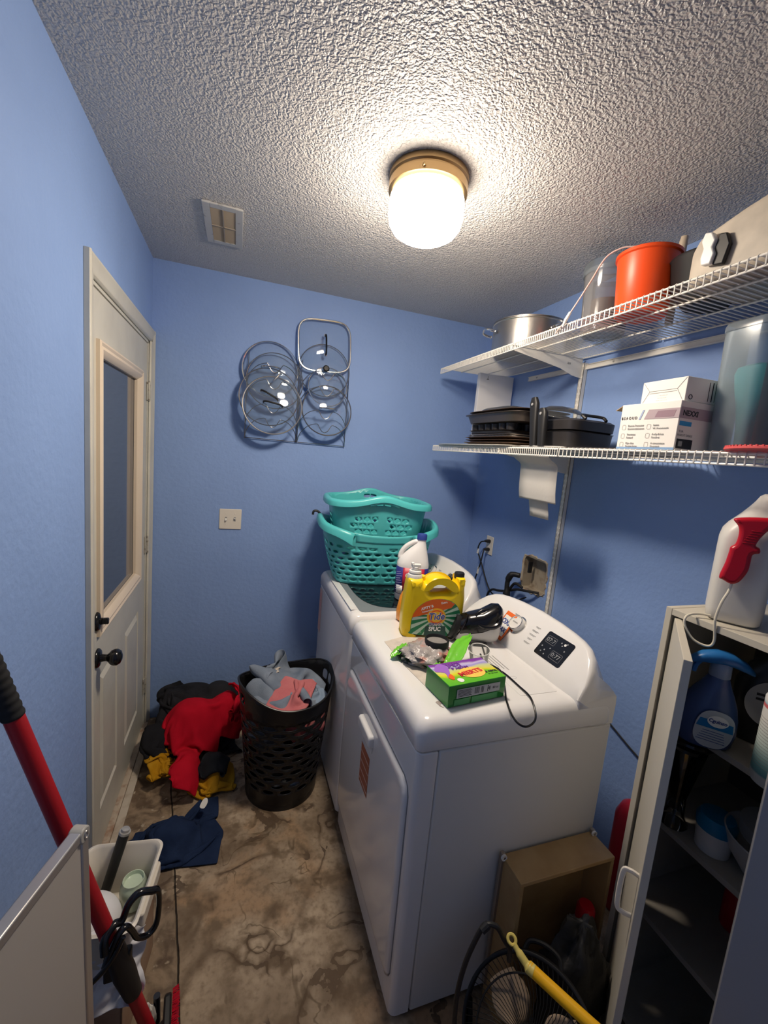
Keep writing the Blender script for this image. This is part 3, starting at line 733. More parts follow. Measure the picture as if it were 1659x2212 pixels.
# white sheet box in the corner
t = thing('flat_white_box', 'tall flat white box standing in the corner behind the pans', 'box', (1.812, -.285, ZL+.004), rz=-.04)
g = M(); g.box(-.110, .108, -.012, .018, 0, .42); g.build('box_body', mat('white board', (.74, .74, .76, 1), rough=.6), t, bevel=.002)
X = frame((-.060, -.0128, .395), (1, 0, 0), (0, 0, 1))
patch('printed_mark', [(-.008, -.01), (.008, -.01), (.006, -.004), (.002, -.002), (.001, .012), (-.001, .012), (-.002, -.002), (-.006, -.004)], X, inkgrey, t)
g = M()
for k in range(4): g.box(-.095, -.030, -.0132, -.0124, .012+k*.014, .016+k*.014)
g.build('printed_lines', inkblack, t, smooth=False)
patch('yellow_label', rect(-.10, -.065, .07, .10), frame((0, -.0128, 0), (1, 0, 0), (0, 0, 1)), mat('yellow label', (.65, .45, .03, 1), rough=.5), t)
# hanging paper strip
t = thing('paper_towel', 'grey-white paper strip folded over the lower bracket, hanging above the outlet', 'paper', (1.60, -1.02, ZL-.02))
papm = mat('soft grey paper', (.55, .53, .50, 1), rough=.85, bump=(90, .0006))
def strip(name, pts, y0, y1, sk):
    P = np.array([[(x+sk*q, y0+(y1-y0)*q+.0, zz) for q in np.linspace(0, 1, 5)] for x, zz in pts]); g = M(); g.grid(P); return g.build(name, papm, t, angle=60, solid=.0012)
strip('front_fold', catmull([(-.055, -.008, 0), (-.02, -.0315, 0), (.0, -.050, 0), (.004, -.085, 0), (.006, -.15, 0), (.012, -.20, 0)], 5) and [(p[0], p[1]) for p in catmull([(-.055, -.012, 0), (-.03, -.03, 0), (-.004, -.048, 0), (.0, -.09, 0), (.004, -.15, 0), (.012, -.195, 0)], 5)], .115, -.115, .0)
strip('lower_fold', [(.030, -.16), (.034, -.20), (.045, -.245), (.048, -.268)], .075, -.045, .0)

# two white cartons
def carton(name, label, c, d, rz):
    t = thing(name, label, 'box', c, rz=rz); g = M(); g.cbox((0, 0, d[2]/2), d); g.build('box_body', mat('white carton '+label[:8], (.80, .76, .72, 1), rough=.5), t, bevel=.0015); return t
fr = -.35     # turn of the cartons
d = (.135, .205, .125)
t = carton('cardboard_box', 'larger white printed box on the lower shelf, topmost box sits on it', (1.660, -1.522, ZL+.003), (.20, .19, .135), fr*0)
# front face of the box is the -x face
X = frame((-.1004, 0, 0), (0, -1, 0), (0, 0, 1))
patch('violet_band', [(.0, .115), (.095, .115), (.095, .088), (-.012, .088)], X, mat('violet print', (.42, .33, .36, 1), rough=.5), t)
patch('violet_badge', [(.030, .110), (.085, .110), (.080, .092), (.022, .092)], X @ Matrix.Translation((0, 0, .0004)), mat('violet badge', (.28, .18, .22, 1), rough=.5), t)
patch('blue_stripe', rect(-.095, .095, .0, .007), X, mat('pale blue print', (.22, .36, .58, 1), rough=.5), t)
patch('slash_mark', [(-.030, .088), (-.024, .088), (-.014, .115), (-.020, .115)], X, mat('pale blue slash', (.35, .42, .60, 1), rough=.5), t)
text('box_lettering', 'B S A O U D', .0115, X @ Matrix.Translation((-.063, .093, .0008)), inkblack, t, bold=.0001, xs=.9)
for r_ in range(3):
    for c_, (l1, l2) in enumerate((( ('Danuen Framuster', 'Eoommodatiourum'), ('Tramtrans', 'Ruttusd'), ('Klpe ultus', 'Tangtor kume'))[r_], (('Isomn', 'W. Arurumeunt'), ('R-uby & bon', 'Rondros'), ('A utruurmtnns', 'Onqurtok'))[r_])):
        cx, cy = -.045+c_*.085, .066-r_*.026
        text('box_lettering', l1, .0072, X @ Matrix.Translation((cx-.018, cy+.004, .0008)), inkgrey, t, align='LEFT', bold=.0002)
        text('box_lettering', l2, .0072, X @ Matrix.Translation((cx-.018, cy-.005, .0008)), inkgrey, t, align='LEFT', bold=.0002)
        g = M().at(X @ Matrix.Translation((cx-.032, cy, .0006))); g.tube([(x, y, 0) for x, y in rrect(-.006, .006, -.007, .007, .003, 2)], .0004, 4, closed=True); g.build('box_icon', inkgrey, t)
Y = frame((0, -.0954, 0), (1, 0, 0), (0, 0, 1))
patch('violet_band', rect(-.098, .05, .088, .118), Y, MATS['violet print'], t)
text('box_lettering', 'NEXXI', .02, Y @ Matrix.Translation((-.06, .102, .0008)), inkblack, t, bold=.0006)
patch('blue_label', rect(-.095, -.05, .068, .080), Y, mat('blue label', (.04, .30, .62, 1), rough=.5), t)
text('box_lettering', 'TUA', .009, Y @ Matrix.Translation((-.085, .052, .0008)), inkgrey, t, align='CENTER'); text('box_lettering', 'MAKUT DRIKE', .009, Y @ Matrix.Translation((-.068, .042, .0008)), inkgrey, t)
patch('black_panel', rect(-.095, -.035, .006, .032), Y, inkblack, t)
patch('inner_square', rect(-.088, -.074, .012, .026), Y @ Matrix.Translation((0, 0, .0006)), inkgrey, t)
g = M().at(Matrix.Translation((-.10, .095, .132))); g.add([(0, 0, 0), (.19, 0, 0), (.19, .022, -.012), (0, .022, -.012)], [(0, 1, 2, 3)]); g.build('open_flap', kraft, t, smooth=False, solid=.002)
t = carton('cardboard_box', 'smaller blank white box lying on the printed one', (1.665, -1.540, ZL+.003+.1365), (.16, .145, .066), -.06)
X = frame((-.0804, 0, 0), (0, -1, 0), (0, 0, 1))
g = M().at(X)
for a, b_ in (((-.07, .064), (-.045, .036)), ((.07, .064), (.045, .036)), ((-.045, .036), (.045, .036)), ((-.045, .036), (-.065, .004)), ((.045, .036), (.065, .004)), ((-.045, .030), (.045, .030))): g.tube([(a[0], a[1], .0002), (b_[0], b_[1], .0002)], .0005, 4)
g.build('flap_creases', inkgrey, t)
for k in range(3): text('box_lettering', ('- - - --- -- --- - ---', '--- - ---- -- - --', '-- --- - ---- - --- --')[k], .0052, X @ Matrix.Translation((0, .022-k*.007, .0006)), inkgrey, t)
Y = frame((0, -.0729, 0), (1, 0, 0), (0, 0, 1)); g = M().at(Y @ Matrix.Translation((-.062, .012, .0004))); g.tube([(.006*math.cos(a*PI/8), .006*math.sin(a*PI/8), 0) for a in range(16)], .0009, 5, closed=True); g.build('round_symbol', inkblack, t)
g = M().at(Y)
for k, w_ in enumerate((.0015, .003, .001, .004)): g.box(.0+k*.012, .0+k*.012+w_, .006, .058, 0, .0006)
g.build('printed_bars', inkblack, t, smooth=False)
# translucent storage containers with teal scoops
tealm = mat('teal plastic', (.045, .52, .52, 1), rough=.35, sss=.03)
def cereal(label, c, d, rz, scoop):
    t = thing('food_container', label, 'container', c, rz=rz)
    g = M(); R = [[(x, y, zz) for x, y in rrect(-d[0]/2*s, d[0]/2*s, -d[1]/2*s, d[1]/2*s, .02, 5)] for s, zz in ((.90, 0), (.92, .004), (1, d[2]-.02), (1.0, d[2]), (.97, d[2]), (.97, d[2]-.02), (.89, .008))]
    g.loft(R); g.build('container_body', frost, t, angle=50)
    g = M(); R = [[(x, y, zz) for x, y in rrect(-d[0]/2*s, d[0]/2*s, -d[1]/2*s, d[1]/2*s, .02, 5)] for s, zz in ((1.03, d[2]), (1.03, d[2]+.012), (.99, d[2]+.02))]
    g.loft(R); g.build('container_lid', frost, t, angle=50)
    if scoop:
        s = thing('plastic_scoop', 'teal plastic scoop standing inside the translucent container', 'scoop', (c[0]-.01, c[1]-.01, c[2]+.012), rz=rz)
        g = M(); R = []
        for q, a, b_, off in ((0, .012, .016, 0), (.3, .016, .020, 0), (.55, .022, .034, .004), (.72, .026, .044, .006), (.86, .028, .048, .004), (.93, .024, .040, 0), (.96, .012, .022, 0)):
            R.append([(x+off, y, q*.235) for x, y in superell(a, b_, 3.5, 24)])
        g.loft(R); g.build('scoop_body', tealm, s, angle=50)
cereal('tall translucent container right of the white boxes with a teal scoop inside', (1.715, -1.684, ZL+.003), (.12, .12, .325), -.1, True)
cereal('tall translucent container at the right frame edge of the lower shelf', (1.70, -1.850, ZL+.003), (.12, .13, .36), -.1, False)
t = thing('plastic_bag', 'small piece of bright blue plastic wrap above the right container', 'plastic wrap', (1.66, -1.83, ZL+.398))
rs = np.random.RandomState(3); P = np.array([[(x+rs.normal(0, .004), y+rs.normal(0, .004), .014*math.sin(9*x*8)*math.cos(y*50)+rs.normal(0, .004)) for y in np.linspace(-.05, .05, 9)] for x in np.linspace(-.045, .045, 9)])
g = M(); g.grid(P); g.build('wrap', mat('blue wrap', (.03, .40, .62, 1), rough=.25), t, angle=80, solid=.0008, sub=1)
t = thing('silicone_mat', 'coral red round ribbed mat on the lower shelf at the right edge', 'mat', (1.60, -1.86, ZL+.003))
coral = mat('coral silicone', (.72, .10, .10, 1), rough=.5)
g = M(); g.lathe([(0, 0), (.115, 0), (.118, .002), (.118, .006), (.112, .008), (0, .008)], 60); g.build('mat_disc', coral, t)
g = M()
for r in (.025, .045, .065, .085, .105): g.tube([(r*math.cos(a*PI/24), r*math.sin(a*PI/24), .0085) for a in range(48)], .0016, 5, closed=True)
for k in range(60): a = 2*PI*k/60; g.cbox((.114*math.cos(a), .114*math.sin(a), .008), (.004, .004, .005))
g.build('ribs', coral, t)
# ================================================================ WASHER AND DRYER
MD, MW = .645, .686
panelblk = mat('display glass', (.012, .013, .016, 1), rough=.12, spec=.6)
trimgrey = mat('grey washer trim', (.20, .22, .24, 1), rough=.35, bump=(160, .0004))
stickm = mat('brown striped sticker', (.40, .13, .07, 1), rough=.5)
FN = Vector((-.13, 0, .11)).normalized(); FV = Vector((.11, 0, .13)).normalized()
def facept(y, q): p = Vector((.495, y, .925))+FV*q; return p
def faceframe(y, q, lift=.0006): p = facept(y, q)+FN*lift; return frame(p, (0, -1, 0), FV)
def machine(name, label, y0):
    t = thing(name, label, name.split('_')[-1] if False else name, (.895, y0, 0)); w = MW
    # cabinet: side panel shell and separate front panel
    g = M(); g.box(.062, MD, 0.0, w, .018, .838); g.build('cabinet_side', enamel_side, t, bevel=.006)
    g = M(); R = []
    for z in (.018, .836):
        o = [(.060, .0), (.022, .0)]
        for k in range(1, 6): a = PI*1.5-k*PI/12; o.append((.022+.022*math.cos(a), .022+.022*math.sin(a)))
        o += [(0, w-.022)]
        for k in range(1, 6): a = PI-k*PI/12; o.append((.022+.022*math.cos(a), w-.022+.022*math.sin(a)))
        o += [(.022, w), (.060, w)]
        R.append([(x, y, z) for x, y in o])
    g.loft(R); g.build('front_panel', enamel, t, angle=50, bevel=.003)
    g = M(); g.box(.03, MD-.02, .015, w-.015, 0.0, .02); g.build('plinth', blackm, t, smooth=False)
    # rounded top
    g = M(); R = []
    def rr(ins, z, r): return [(x, y, z) for x, y in rrect(-.004+ins, MD-.002-ins, -.003+ins, w+.003-ins, max(r, .012), 6)]
    R.append(rr(.004, .840, .020)); R.append(rr(0, .846, .024)); R.append(rr(0, .885, .028)); R.append(rr(.003, .900, .03)); R.append(rr(.010, .913, .03)); R.append(rr(.020, .921, .03)); R.append(rr(.034, .925, .03)); R.append(rr(.05, .9255, .03))
    g.loft(R); g.build('top_panel', enamel, t, angle=60)
    # console
    g = M(); R = []
    S = [0, .012, .03, .055, .085, .12, .17, .24, .343]; hs = [.05, .36, .64, .84, .95, .99, 1.0, 1.0, 1.0]
    seq = [(s, h_) for s, h_ in zip(S, hs)]+[(w-s, h_) for s, h_ in reversed(list(zip(S, hs))[:-1])]
    for y, h_ in seq:
        yy = y/w; zt = .925+(.112+.028*math.sin(PI*yy))*h_; q = (zt-.925)
        xf = .495+q*.11/.13; foot = .495+.012*(1-h_)
        R.append([(foot, y, .90), (foot, y, .9255), (foot+(xf-foot)*.5, y, .925+q*.5), (xf-.004, y, zt-.006), (xf+.003, y, zt-.001), (xf+.012, y, zt), (xf+.022+.0*h_, y, zt-.003), (min(xf+.032, MD), y, zt-.014), (MD+.002, y, .925+q*.25), (MD+.004, y, .90), (MD+.002, y, .84), (.56, y, .84)])
    g.loft(R); g.build('console', enamel, t, angle=75)
    return t
def knob(t, y, q, r=.030):
    g = M().at(faceframe(y, q, 0)); g.lathe([(0, -.002), (r+.006, -.002), (r+.006, .002), (0, .002)], 40); g.build('dial_ring', chrome, t, angle=40)
    g = M().at(faceframe(y, q, 0)); g.lathe([(r, .002), (r, .016), (r-.003, .020), (r-.005, .020), (r-.006, .018), (0, .018)], 40, cap=(False, True)); k = g.build('control_dial', whitep, t, angle=40)
    g = M().at(faceframe(y, q, 0)); g.tube([((r-.002)*math.cos(a*PI/20), (r-.002)*math.sin(a*PI/20), .0195) for a in range(40)], .0013, 6, closed=True); g.build('dial_rim', chrome, k)
    text('dial_lettering', 'NORMAL', .007, faceframe(y, q, .0187), inkgrey, k)
def cycles(t, y, q, n=5, gap=.017):
    g = M()
    rs = random.Random(int(y*1000))
    for k in range(n):
        for s in (-1, 1):
            L_ = .022+.012*rs.random(); X = faceframe(y-s*.060, q-(k-(n-1)/2)*gap, .0005)
            g.at(X); g.box(-L_/2, L_/2, -.0009, .0009, 0, .0004); g.box(-L_/2+.003, L_/2-.006, -.0042, -.0028, 0, .0004)
    g.build('printed_markings', inkgrey, t, smooth=False)
def display(t, y, q, w=.122, h_=.094):
    g = M().at(faceframe(y, q, -.001)); g.prism(rrect(-w/2, w/2, -h_/2, h_/2, .008), 0, .0025); d = g.build('control_display', panelblk, t, bevel=.0006)
    dim = MATS.get('display marks') or mat('display marks', (.30, .31, .33, 1), rough=.5)
    text('display_lettering', '07:7', .022, faceframe(y+.030, q+.018, .0018), dim, d); text('display_lettering', '0:77', .022, faceframe(y-.024, q-.020, .0018), dim, d)
    g = M(); X0 = faceframe(y, q, .0018)
    for a, b_, c_, e in ((-.050, -.008, .006, .032), (.002, .048, -.034, -.006)):
        g.at(X0); g.tube([(x, z, 0) for x, z in rrect(a, b_, c_, e, .003, 2)], .0005, 4, closed=True)
    for k, (a, b_) in enumerate(((.012, .030), (.020, .022), (.034, .036), (.040, .010), (-.046, -.012), (-.038, -.030), (-.028, -.020), (-.020, -.034), (-.012, -.006))):
        g.at(X0 @ Matrix.Translation((a, b_, 0))); g.lathe([(0, 0), (.0026, 0), (.0026, .0004), (0, .0004)], 10)
    g.build('display_icons', dim, d)
    g = M().at(X0 @ Matrix.Translation((.028, .030, 0))); g.lathe([(0, 0), (.0045, 0), (.0045, .0006), (0, .0006)], 14); g.build('start_light', inkwhite, d)
dy0 = -1.592
dr = machine('dryer', 'white dryer in front with detergent, box and cord lying on its top', dy0)
dr['category'] = 'dryer'
# dryer door
def yz(pts): return [(y, z) for y, z in pts]
g = M(); R = []
def doorring(ins, x):
    c = [(.034+ins, .120+ins), (.652-ins, .120+ins), (.666-ins, .14+ins), (.672-ins, .36), (.660-ins, .68-ins*.3), (.640-ins, .728-ins), (.620-ins, .734-ins), (.066+ins, .728-ins), (.040+ins, .715-ins), (.030+ins, .69-ins), (.026+ins, .36), (.026+ins, .14+ins)]
    return [(x, y, z) for y, z in c]
for ins, x in ((0, .002), (0, -.006), (.004, -.0105), (.010, -.0125), (.020, -.013)): R.append(doorring(ins, x))
g.loft(R); dd = g.build('dryer_door', enamel, dr, angle=50)
g = M(); g.tube([(x-.0005, y, z) for x, y, z in doorring(-.0015, .0)], .0014, 5, closed=True); g.build('door_gasket', inkgrey, dr)
hy0, hy1, hz0, hz1 = -1.305-dy0, -1.172-dy0, .640, .684
g = M(); R = []
for ins, x in ((0, -.011), (0, -.024), (.004, -.030), (.009, -.031)): R.append([(x, y, z) for y, z in rrect(hy0+ins, hy1-ins, hz0+ins, hz1-ins, .010, 4)])
g.loft(R); hd = g.build('door_handle', whitep, dd, angle=50)
g = M(); R = [[(x, y, z) for y, z in rrect(hy0+.006, hy1-.006, hz0-.024, hz0+.004, .008, 4)] for x in (-.012, -.016)]
g.loft(R); g.build('handle_recess', enamel_side, dd, bevel=.002)
X = frame((-.0134, (-1.235-dy0), .515), (0, -1, 0), (0, 0, 1))
patch('warning_sticker', rect(-.047, .047, -.072, .072), X, stickm, dd)
g = M().at(X)
for k in range(4): g.box(-.045, .045, -.060+k*.034, -.056+k*.034, .0006, .0010)
g.box(-.047, -.043, -.072, .072, .0006, .0010)
g.build('sticker_lines', mat('pale sticker line', (.62, .45, .38, 1), rough=.5), dd, smooth=False)
knob(dr, -1.214-dy0, .096); cycles(dr, -1.24-dy0, .095); display(dr, -1.410-dy0, .095)


# lint filter door near the console
g = M(); g.prism(rrect(.345, .478, .060, .350, .006), .925, .9268); g.build('lint_filter_door', enamel, dr, bevel=.0008)
g = M()
for k in range(5): g.box(.40-k*.012, .404-k*.012, .20+.01*k, .30, .9268, .9270)
g.tube([(.385+.012*math.cos(a*PI/8), .155+.008*math.sin(a*PI/8), .9268) for a in range(16)], .0005, 4, closed=True)
g.build('filter_markings', inkgrey, dr, smooth=False)
wy0 = -.882
wa = machine('washer', 'white top-loading washing machine at the back, under the teal baskets', wy0); wa['category'] = 'washing machine'
# washer glass lid set in a grey surround
g = M(); g.prism(rrect(.045, .488, .030, MW-.030, .02), .922, .9275); g.build('lid_surround', trimgrey, wa, bevel=.0015)
g = M(); R = [[(x, y, z) for x, y in superell(.195-i_, .288-i_, 3.2, 56, cx=.272, cy=MW/2)] for i_, z in ((0, .927), (.0, .9290), (.003, .9300))]
g.loft(R); g.build('lid_glass', mat('dark tinted lid glass', (.006, .010, .014, 1), rough=.07, spec=.6, bump=(180, .00005)), wa, angle=40)
g = M(); g.box(.012, .042, .06, MW-.06, .9253, .9262); g.build('front_lip', enamel, wa, smooth=False)
knob(wa, -.47-wy0, .085, .026); cycles(wa, -.47-wy0, .085, 4); display(wa, -.665-wy0, .095, .09, .06)
X = frame((-.0006, MW-.045, .70), (0, -1, 0), (0, 0, 1))
patch('warning_sticker', rect(-.03, .03, -.12, .12), X, mat('pale red sticker', (.55, .36, .34, 1), rough=.5), wa)
text('sticker_lettering', 'WARNING', .016, X @ Matrix.Translation((0, .06, .0008)) @ Matrix.Rotation(PI/2, 4, 'Z'), inkred, wa)

# ================================================================ LAUNDRY BASKETS ON THE WASHER
teal2 = mat('teal basket plastic', (.085, .50, .51, 1), rough=.33, sss=.04)
t = thing('laundry_basket', 'larger teal plastic laundry basket, lower of the two, on the washer', 'laundry basket', (1.145, -.355, .932), rz=-.10, group='nested teal laundry baskets')
def bsurf(a0, b0, a1, b1, z0, z1, rimf, p=3.6):
    def f(u, v):
        th = 2*PI*u; c, s = math.cos(th), math.sin(th); a = a0+(a1-a0)*v**.8; b_ = b0+(b1-b0)*v**.8
        k = (abs(c)**p+abs(s)**p)**(-1/p)
        return (a*c*k, b_*s*k, z0+(z1-z0)*v+rimf(th)*max(0, (v-.55)/.45)**1.3)
    return f
rimf = lambda th: .058*abs(math.cos(th))**2.2
f1 = bsurf(.215, .165, .292, .205, .0, .258, rimf)
vs = [.04+.105*k for k in range(8)]
g = M(); g.cells(f1, 34, vs, hole=(.62, .52), pw=1.7, skip=lambda u, j: j == 7 or abs(((u*4) % 1)-.5) > .47)
g.cells(f1, 34, [vs[-1], 1.0], hole=(.1, .1), brick=False, skip=lambda u, j: True)
g.cells(f1, 34, [0, .04], hole=(.1, .1), brick=False, skip=lambda u, j: True)
bb = g.build('basket_wall', teal2, t, weld=True, solid=.0028, angle=60)
g = M(); R = []
for s, z in ((.001, 0), (.06, -.001), (.3, 0), (.9, 0), (1.0, .0), ): pass
R = [[tuple(Vector(f1(k/64, 0))*s+Vector((0, 0, .002))) for k in range(64)] for s in (1, .9, .4, .02)]
g.loft(R, cap=(False, True)); g.build('basket_base', teal2, t, solid=.003)
g = M()
def rimprof(pts, prof, cond=None):
    rings = []
    for (ox, oz) in prof:
        rr_ = []
        for k, p in enumerate(pts):
            n = Vector((p[0], p[1], 0)).normalized(); rr_.append((p[0]+n.x*ox, p[1]+n.y*ox, p[2]+oz))
        rings.append(rr_)
    return rings
for c0 in (0, .5):
    R = []
    for k in range(49):
        u_ = c0-.175+.35*k/48; q = abs(k-24)/24; dr_ = max(0, (q-.72)/.28)**2*.028; p = f1(u_ % 1, 1.0); n = Vector((p[0], p[1], 0)).normalized()
        R.append([(p[0]+n.x*ox_, p[1]+n.y*ox_, p[2]+oz_-(dr_*.35 if oz_ > -.01 else dr_)) for ox_, oz_ in [(-.002, -.006), (-.001, .004), (.006, .009), (.018, .006), (.025, -.006), (.027, -.030), (.023, -.030), (.020, -.008), (.012, -.002), (.003, -.006)]])
    g = M(); g.loft(R); g.build('basket_rim', teal2, t, weld=True, angle=60)
g = M(); g.tube(catmull([(-.300, .03, .318), (-.318, .03, .332), (-.336, .03, .330), (-.340, .03, .312)], 5), .006, 8); g.build('rim_hook', blackm, t)
# plain hip panel on the long sides
for s in (-1, 1):
    g = M(); P = np.array([[Vector(f1((.75 if s < 0 else .25)+du, .84+.17*q))+Vector((0, s*.001, -.004*q)) for q in np.linspace(0, 1, 5)] for du in np.linspace(-.075, .075, 15)])
    P = np.array([[tuple(p) for p in row] for row in P]); g.grid(P); g.build('hip_panel', teal2, t, solid=.003)
# upper basket
t = thing('laundry_basket', 'smaller teal laundry basket nested on top with a raised handle', 'laundry basket', (1.135, -.345, 1.085), rz=-.10, group='nested teal laundry baskets')
rimf2 = lambda th: .036*abs(math.sin(th))**14
f2 = bsurf(.205, .145, .250, .185, .0, .262, rimf2, p=4.5)
vs2 = [.28+.112*k for k in range(5)]
def sk2(u, j):
    x = (u*4) % 4; side = 0 < 1
    a = (u % 1)
    for c0 in (.75, .25):
        d_ = abs(a-c0)
        if .022 < d_ < .098: return False
    for c0 in (0., .5, 1.):
        if abs(a-c0) < .04: return False
    return True
g = M(); g.cells(f2, 40, vs2, hole=(.80, .80), pw=1.05, skip=sk2)
g.cells(f2, 40, [0, .15, .28], hole=(.1, .1), brick=False, skip=lambda u, j: True)
def sk3(u, j): return not (j == 2 and abs((u % 1)-.75) < .022 or j == 2 and abs((u % 1)-.25) < .022)
g.cells(f2, 40, [vs2[-1], .80, .86, .94, 1.0], hole=(.9, .7), pw=4, brick=False, skip=lambda u, j: not (j == 2 and (abs((u % 1)-.75) < .032 or abs((u % 1)-.25) < .032)))
g.build('basket_wall', teal2, t, weld=True, solid=.0028, angle=60)
g = M(); R = [[tuple(Vector(f2(k/64, 0))*s+Vector((0, 0, .002))) for k in range(64)] for s in (1, .9, .4, .02)]
g.loft(R, cap=(False, True)); g.build('basket_base', teal2, t, solid=.003)
g = M(); pts = [f2(k/128, 1.0) for k in range(128)]
g.loft(rimprof(pts, [(-.002, -.006), (-.001, .003), (.006, .007), (.020, .004), (.027, -.006), (.028, -.026), (.024, -.026), (.022, -.008), (.012, -.002), (.003, -.006)]), cap=(False, False))
g.build('basket_rim', teal2, t, weld=True, angle=60)
for s in (-1, 1):
    g = M(); P = np.array([[tuple(Vector(f2((.75 if s < 0 else .25)+du, 1.0))+Vector((0, s*(.020+.002*math.sin(q*3)), -.006-.030*q))) for q in np.linspace(0, 1, 5)] for du in np.linspace(-.045, .045, 11)])
    g.grid(P); g.build('handle_flap', teal2, t, solid=.003)

# ================================================================ BOTTLES
def bottle_rings(secs, p=2.6, n=40):
    return [[(x, y, z) for x, y in superell(a, b_, pp, n, cx=ox)] for z, a, b_, ox, pp in secs]
# bleach jug
bl = thing('bleach_jug', 'white bleach jug with blue cap behind the yellow detergent', 'bleach jug', (1.212, -.725, .932), rz=-.35)
blm = mat('white jug plastic', (.80, .80, .80, 1), rough=.32, sss=.08)
g = M(); g.loft(bottle_rings([(0, .060, .046, 0, 3), (.006, .070, .054, 0, 3), (.05, .073, .057, 0, 3), (.165, .073, .057, 0, 3), (.178, .072, .056, 0, 3), (.200, .064, .050, .004, 2.6), (.225, .050, .042, .012, 2.3), (.250, .034, .032, .022, 2), (.270, .022, .022, .030, 2), (.280, .0205, .0205, .031, 2), (.290, .0205, .0205, .031, 2)]))
g.build('jug_body', blm, bl, angle=70)
g = M(); g.tube(catmull([(-.050, 0, .178), (-.060, 0, .205), (-.045, 0, .238), (-.018, 0, .262), (.012, 0, .276), (.028, 0, .272)], 6), [.016]*6+[.0135]*18+[.012]*7, 14, flat=.85); g.build('jug_handle', blm, bl, angle=70)
g = M(); g.lathe([(.023, .286), (.023, .306), (.020, .312), (0, .313)], 28, cx=.031); g.build('cap', inkblue, bl)
def wraplabel(name, z0, z1, a, b_, p, t0, t1, m, parent, off=.0008, n=14):
    g = M(); P = []
    for k in range(n+1):
        th = t0+(t1-t0)*k/n; c, s = math.cos(th), math.sin(th); kk = (abs(c)**p+abs(s)**p)**(-1/p)
        q = ((a+off)*c*kk, (b_+off)*s*kk); P.append([(q[0], q[1], z0), (q[0], q[1], z1)])
    g.grid(np.array(P)); return g.build(name, m, parent, solid=.0003, angle=60)
D = math.radians
wraplabel('blue_label', .035, .160, .073, .057, 3, D(180), D(360), mat('label blue', (.03, .03, .22, 1), rough=.4), bl)
wraplabel('red_label', .060, .160, .073, .057, 3, D(238), D(310), mat('label crimson', (.50, .02, .05, 1), rough=.4), bl, off=.0014)
wraplabel('barcode_label', .038, .075, .073, .057, 3, D(215), D(240), inkwhite, bl, off=.0014)
text('label_lettering', 'CLX', .030, frame((-.004, -.0598, .125), (1, 0, 0), (0, 0, 1)), inkwhite, bl, bold=.0008)
g = M()
for k in range(9): g.at(frame((-.060, -.0565, .060+k*.010), (1, .05, 0), (0, 0, 1))); g.box(-.012, .014-.004*(k % 3), 0, .0022, 0, .0006)
g.build('label_lines', mat('label pale', (.35, .38, .60, 1), rough=.5), bl, smooth=False)
# yellow detergent jug: outline with a handle hole
ty = thing('detergent_jug', 'big yellow laundry detergent jug with green label on the dryer', 'detergent jug', (1.150, -1.083, .927), rz=-.178)
yelm = mat('yellow jug plastic', (.88, .62, .006, 1), rough=.30, sss=.05)
out = catmull([(-.112, .006), (-.105, .001), (0, 0), (.105, .001), (.112, .006), (.116, .03), (.117, .10), (.117, .150), (.113, .185), (.111, .222), (.108, .228), (.082, .228), (.079, .222), (.076, .205), (.066, .208), (.045, .222), (.020, .230), (-.005, .229), (-.026, .219), (-.038, .206), (-.046, .205), (-.050, .214), (-.058, .219), (-.098, .219), (-.106, .212), (-.109, .195), (-.112, .16), (-.116, .10), (-.116, .03)], 4, closed=True)
hole = catmull([(-.022, .178), (-.014, .192), (.006, .202), (.032, .203), (.052, .193), (.058, .182), (.051, .174), (.030, .172), (.0, .170), (-.015, .170)], 4, closed=True)
X = frame((0, 0, 0), (1, 0, 0), (0, 0, 1))
shape2d('jug_body', [out, hole], .088, .026, yelm, ty, X, res=5)
g = M(); g.lathe([(.0285, .214), (.0285, .224), (.026, .230), (.022, .232), (.022, .236), (.024, .238), (.0225, .244), (0, .246)], 28, cx=-.078); cp = g.build('white_collar', whitep, ty, angle=40)
g = M(); g.tube([(-.078, 0, .246), (-.078, 0, .258)], .012, 14); g.cbox((-.076, 0, .262), (.034, .018, .012)); g.cbox((-.090, 0, .268), (.010, .016, .010)); g.build('spigot', whitep, cp, bevel=.002)
g = M(); g.lathe([(.0195, .222), (.0195, .240), (.017, .244), (0, .244)], 24, cx=.095); g.build('black_cap', blackm, ty, angle=40)
g = M(); g.lathe([(.018, .20), (.018, .222)], 24, cx=-.052, cy=.012); g.build('vent_neck', yelm, ty)
# label (green with rays) on the front face, local -y
LY = -.0443
lab = catmull([(-.078, .012), (.082, .008), (.098, .030), (.102, .075), (.094, .112), (.070, .138), (.035, .150), (.0, .150), (-.038, .138), (-.070, .110), (-.084, .075), (-.086, .030)], 5, closed=True)
F0 = frame((0, LY, 0), (1, 0, 0), (0, 0, 1))
greenl = mat('label green', (.015, .22, .09, 1), rough=.35)
patch('green_label', lab, F0, greenl, ty)
def clip_in(pts, cx, cy, s): return [(cx+(x-cx)*s, cy+(y-cy)*s) for x, y in pts]
g = M().at(F0); cxr, cyr = .008, .082
ray_m = mat('label pale green', (.50, .68, .55, 1), rough=.35)
from math import atan2
LP = [(x, y) for x, y in lab]
def edge(th):
    best = .02
    for i in range(len(LP)):
        x1, y1 = LP[i][0]-cxr, LP[i][1]-cyr; x2, y2 = LP[(i+1) % len(LP)][0]-cxr, LP[(i+1) % len(LP)][1]-cyr
        dx, dy = math.cos(th), math.sin(th); den = dx*(y2-y1)-dy*(x2-x1)
        if abs(den) < 1e-12: continue
        tt = (x1*(y2-y1)-y1*(x2-x1))/den; uu = (x1*dy-y1*dx)/den
        if tt > 0 and 0 <= uu <= 1: best = tt*.985; break
    return best
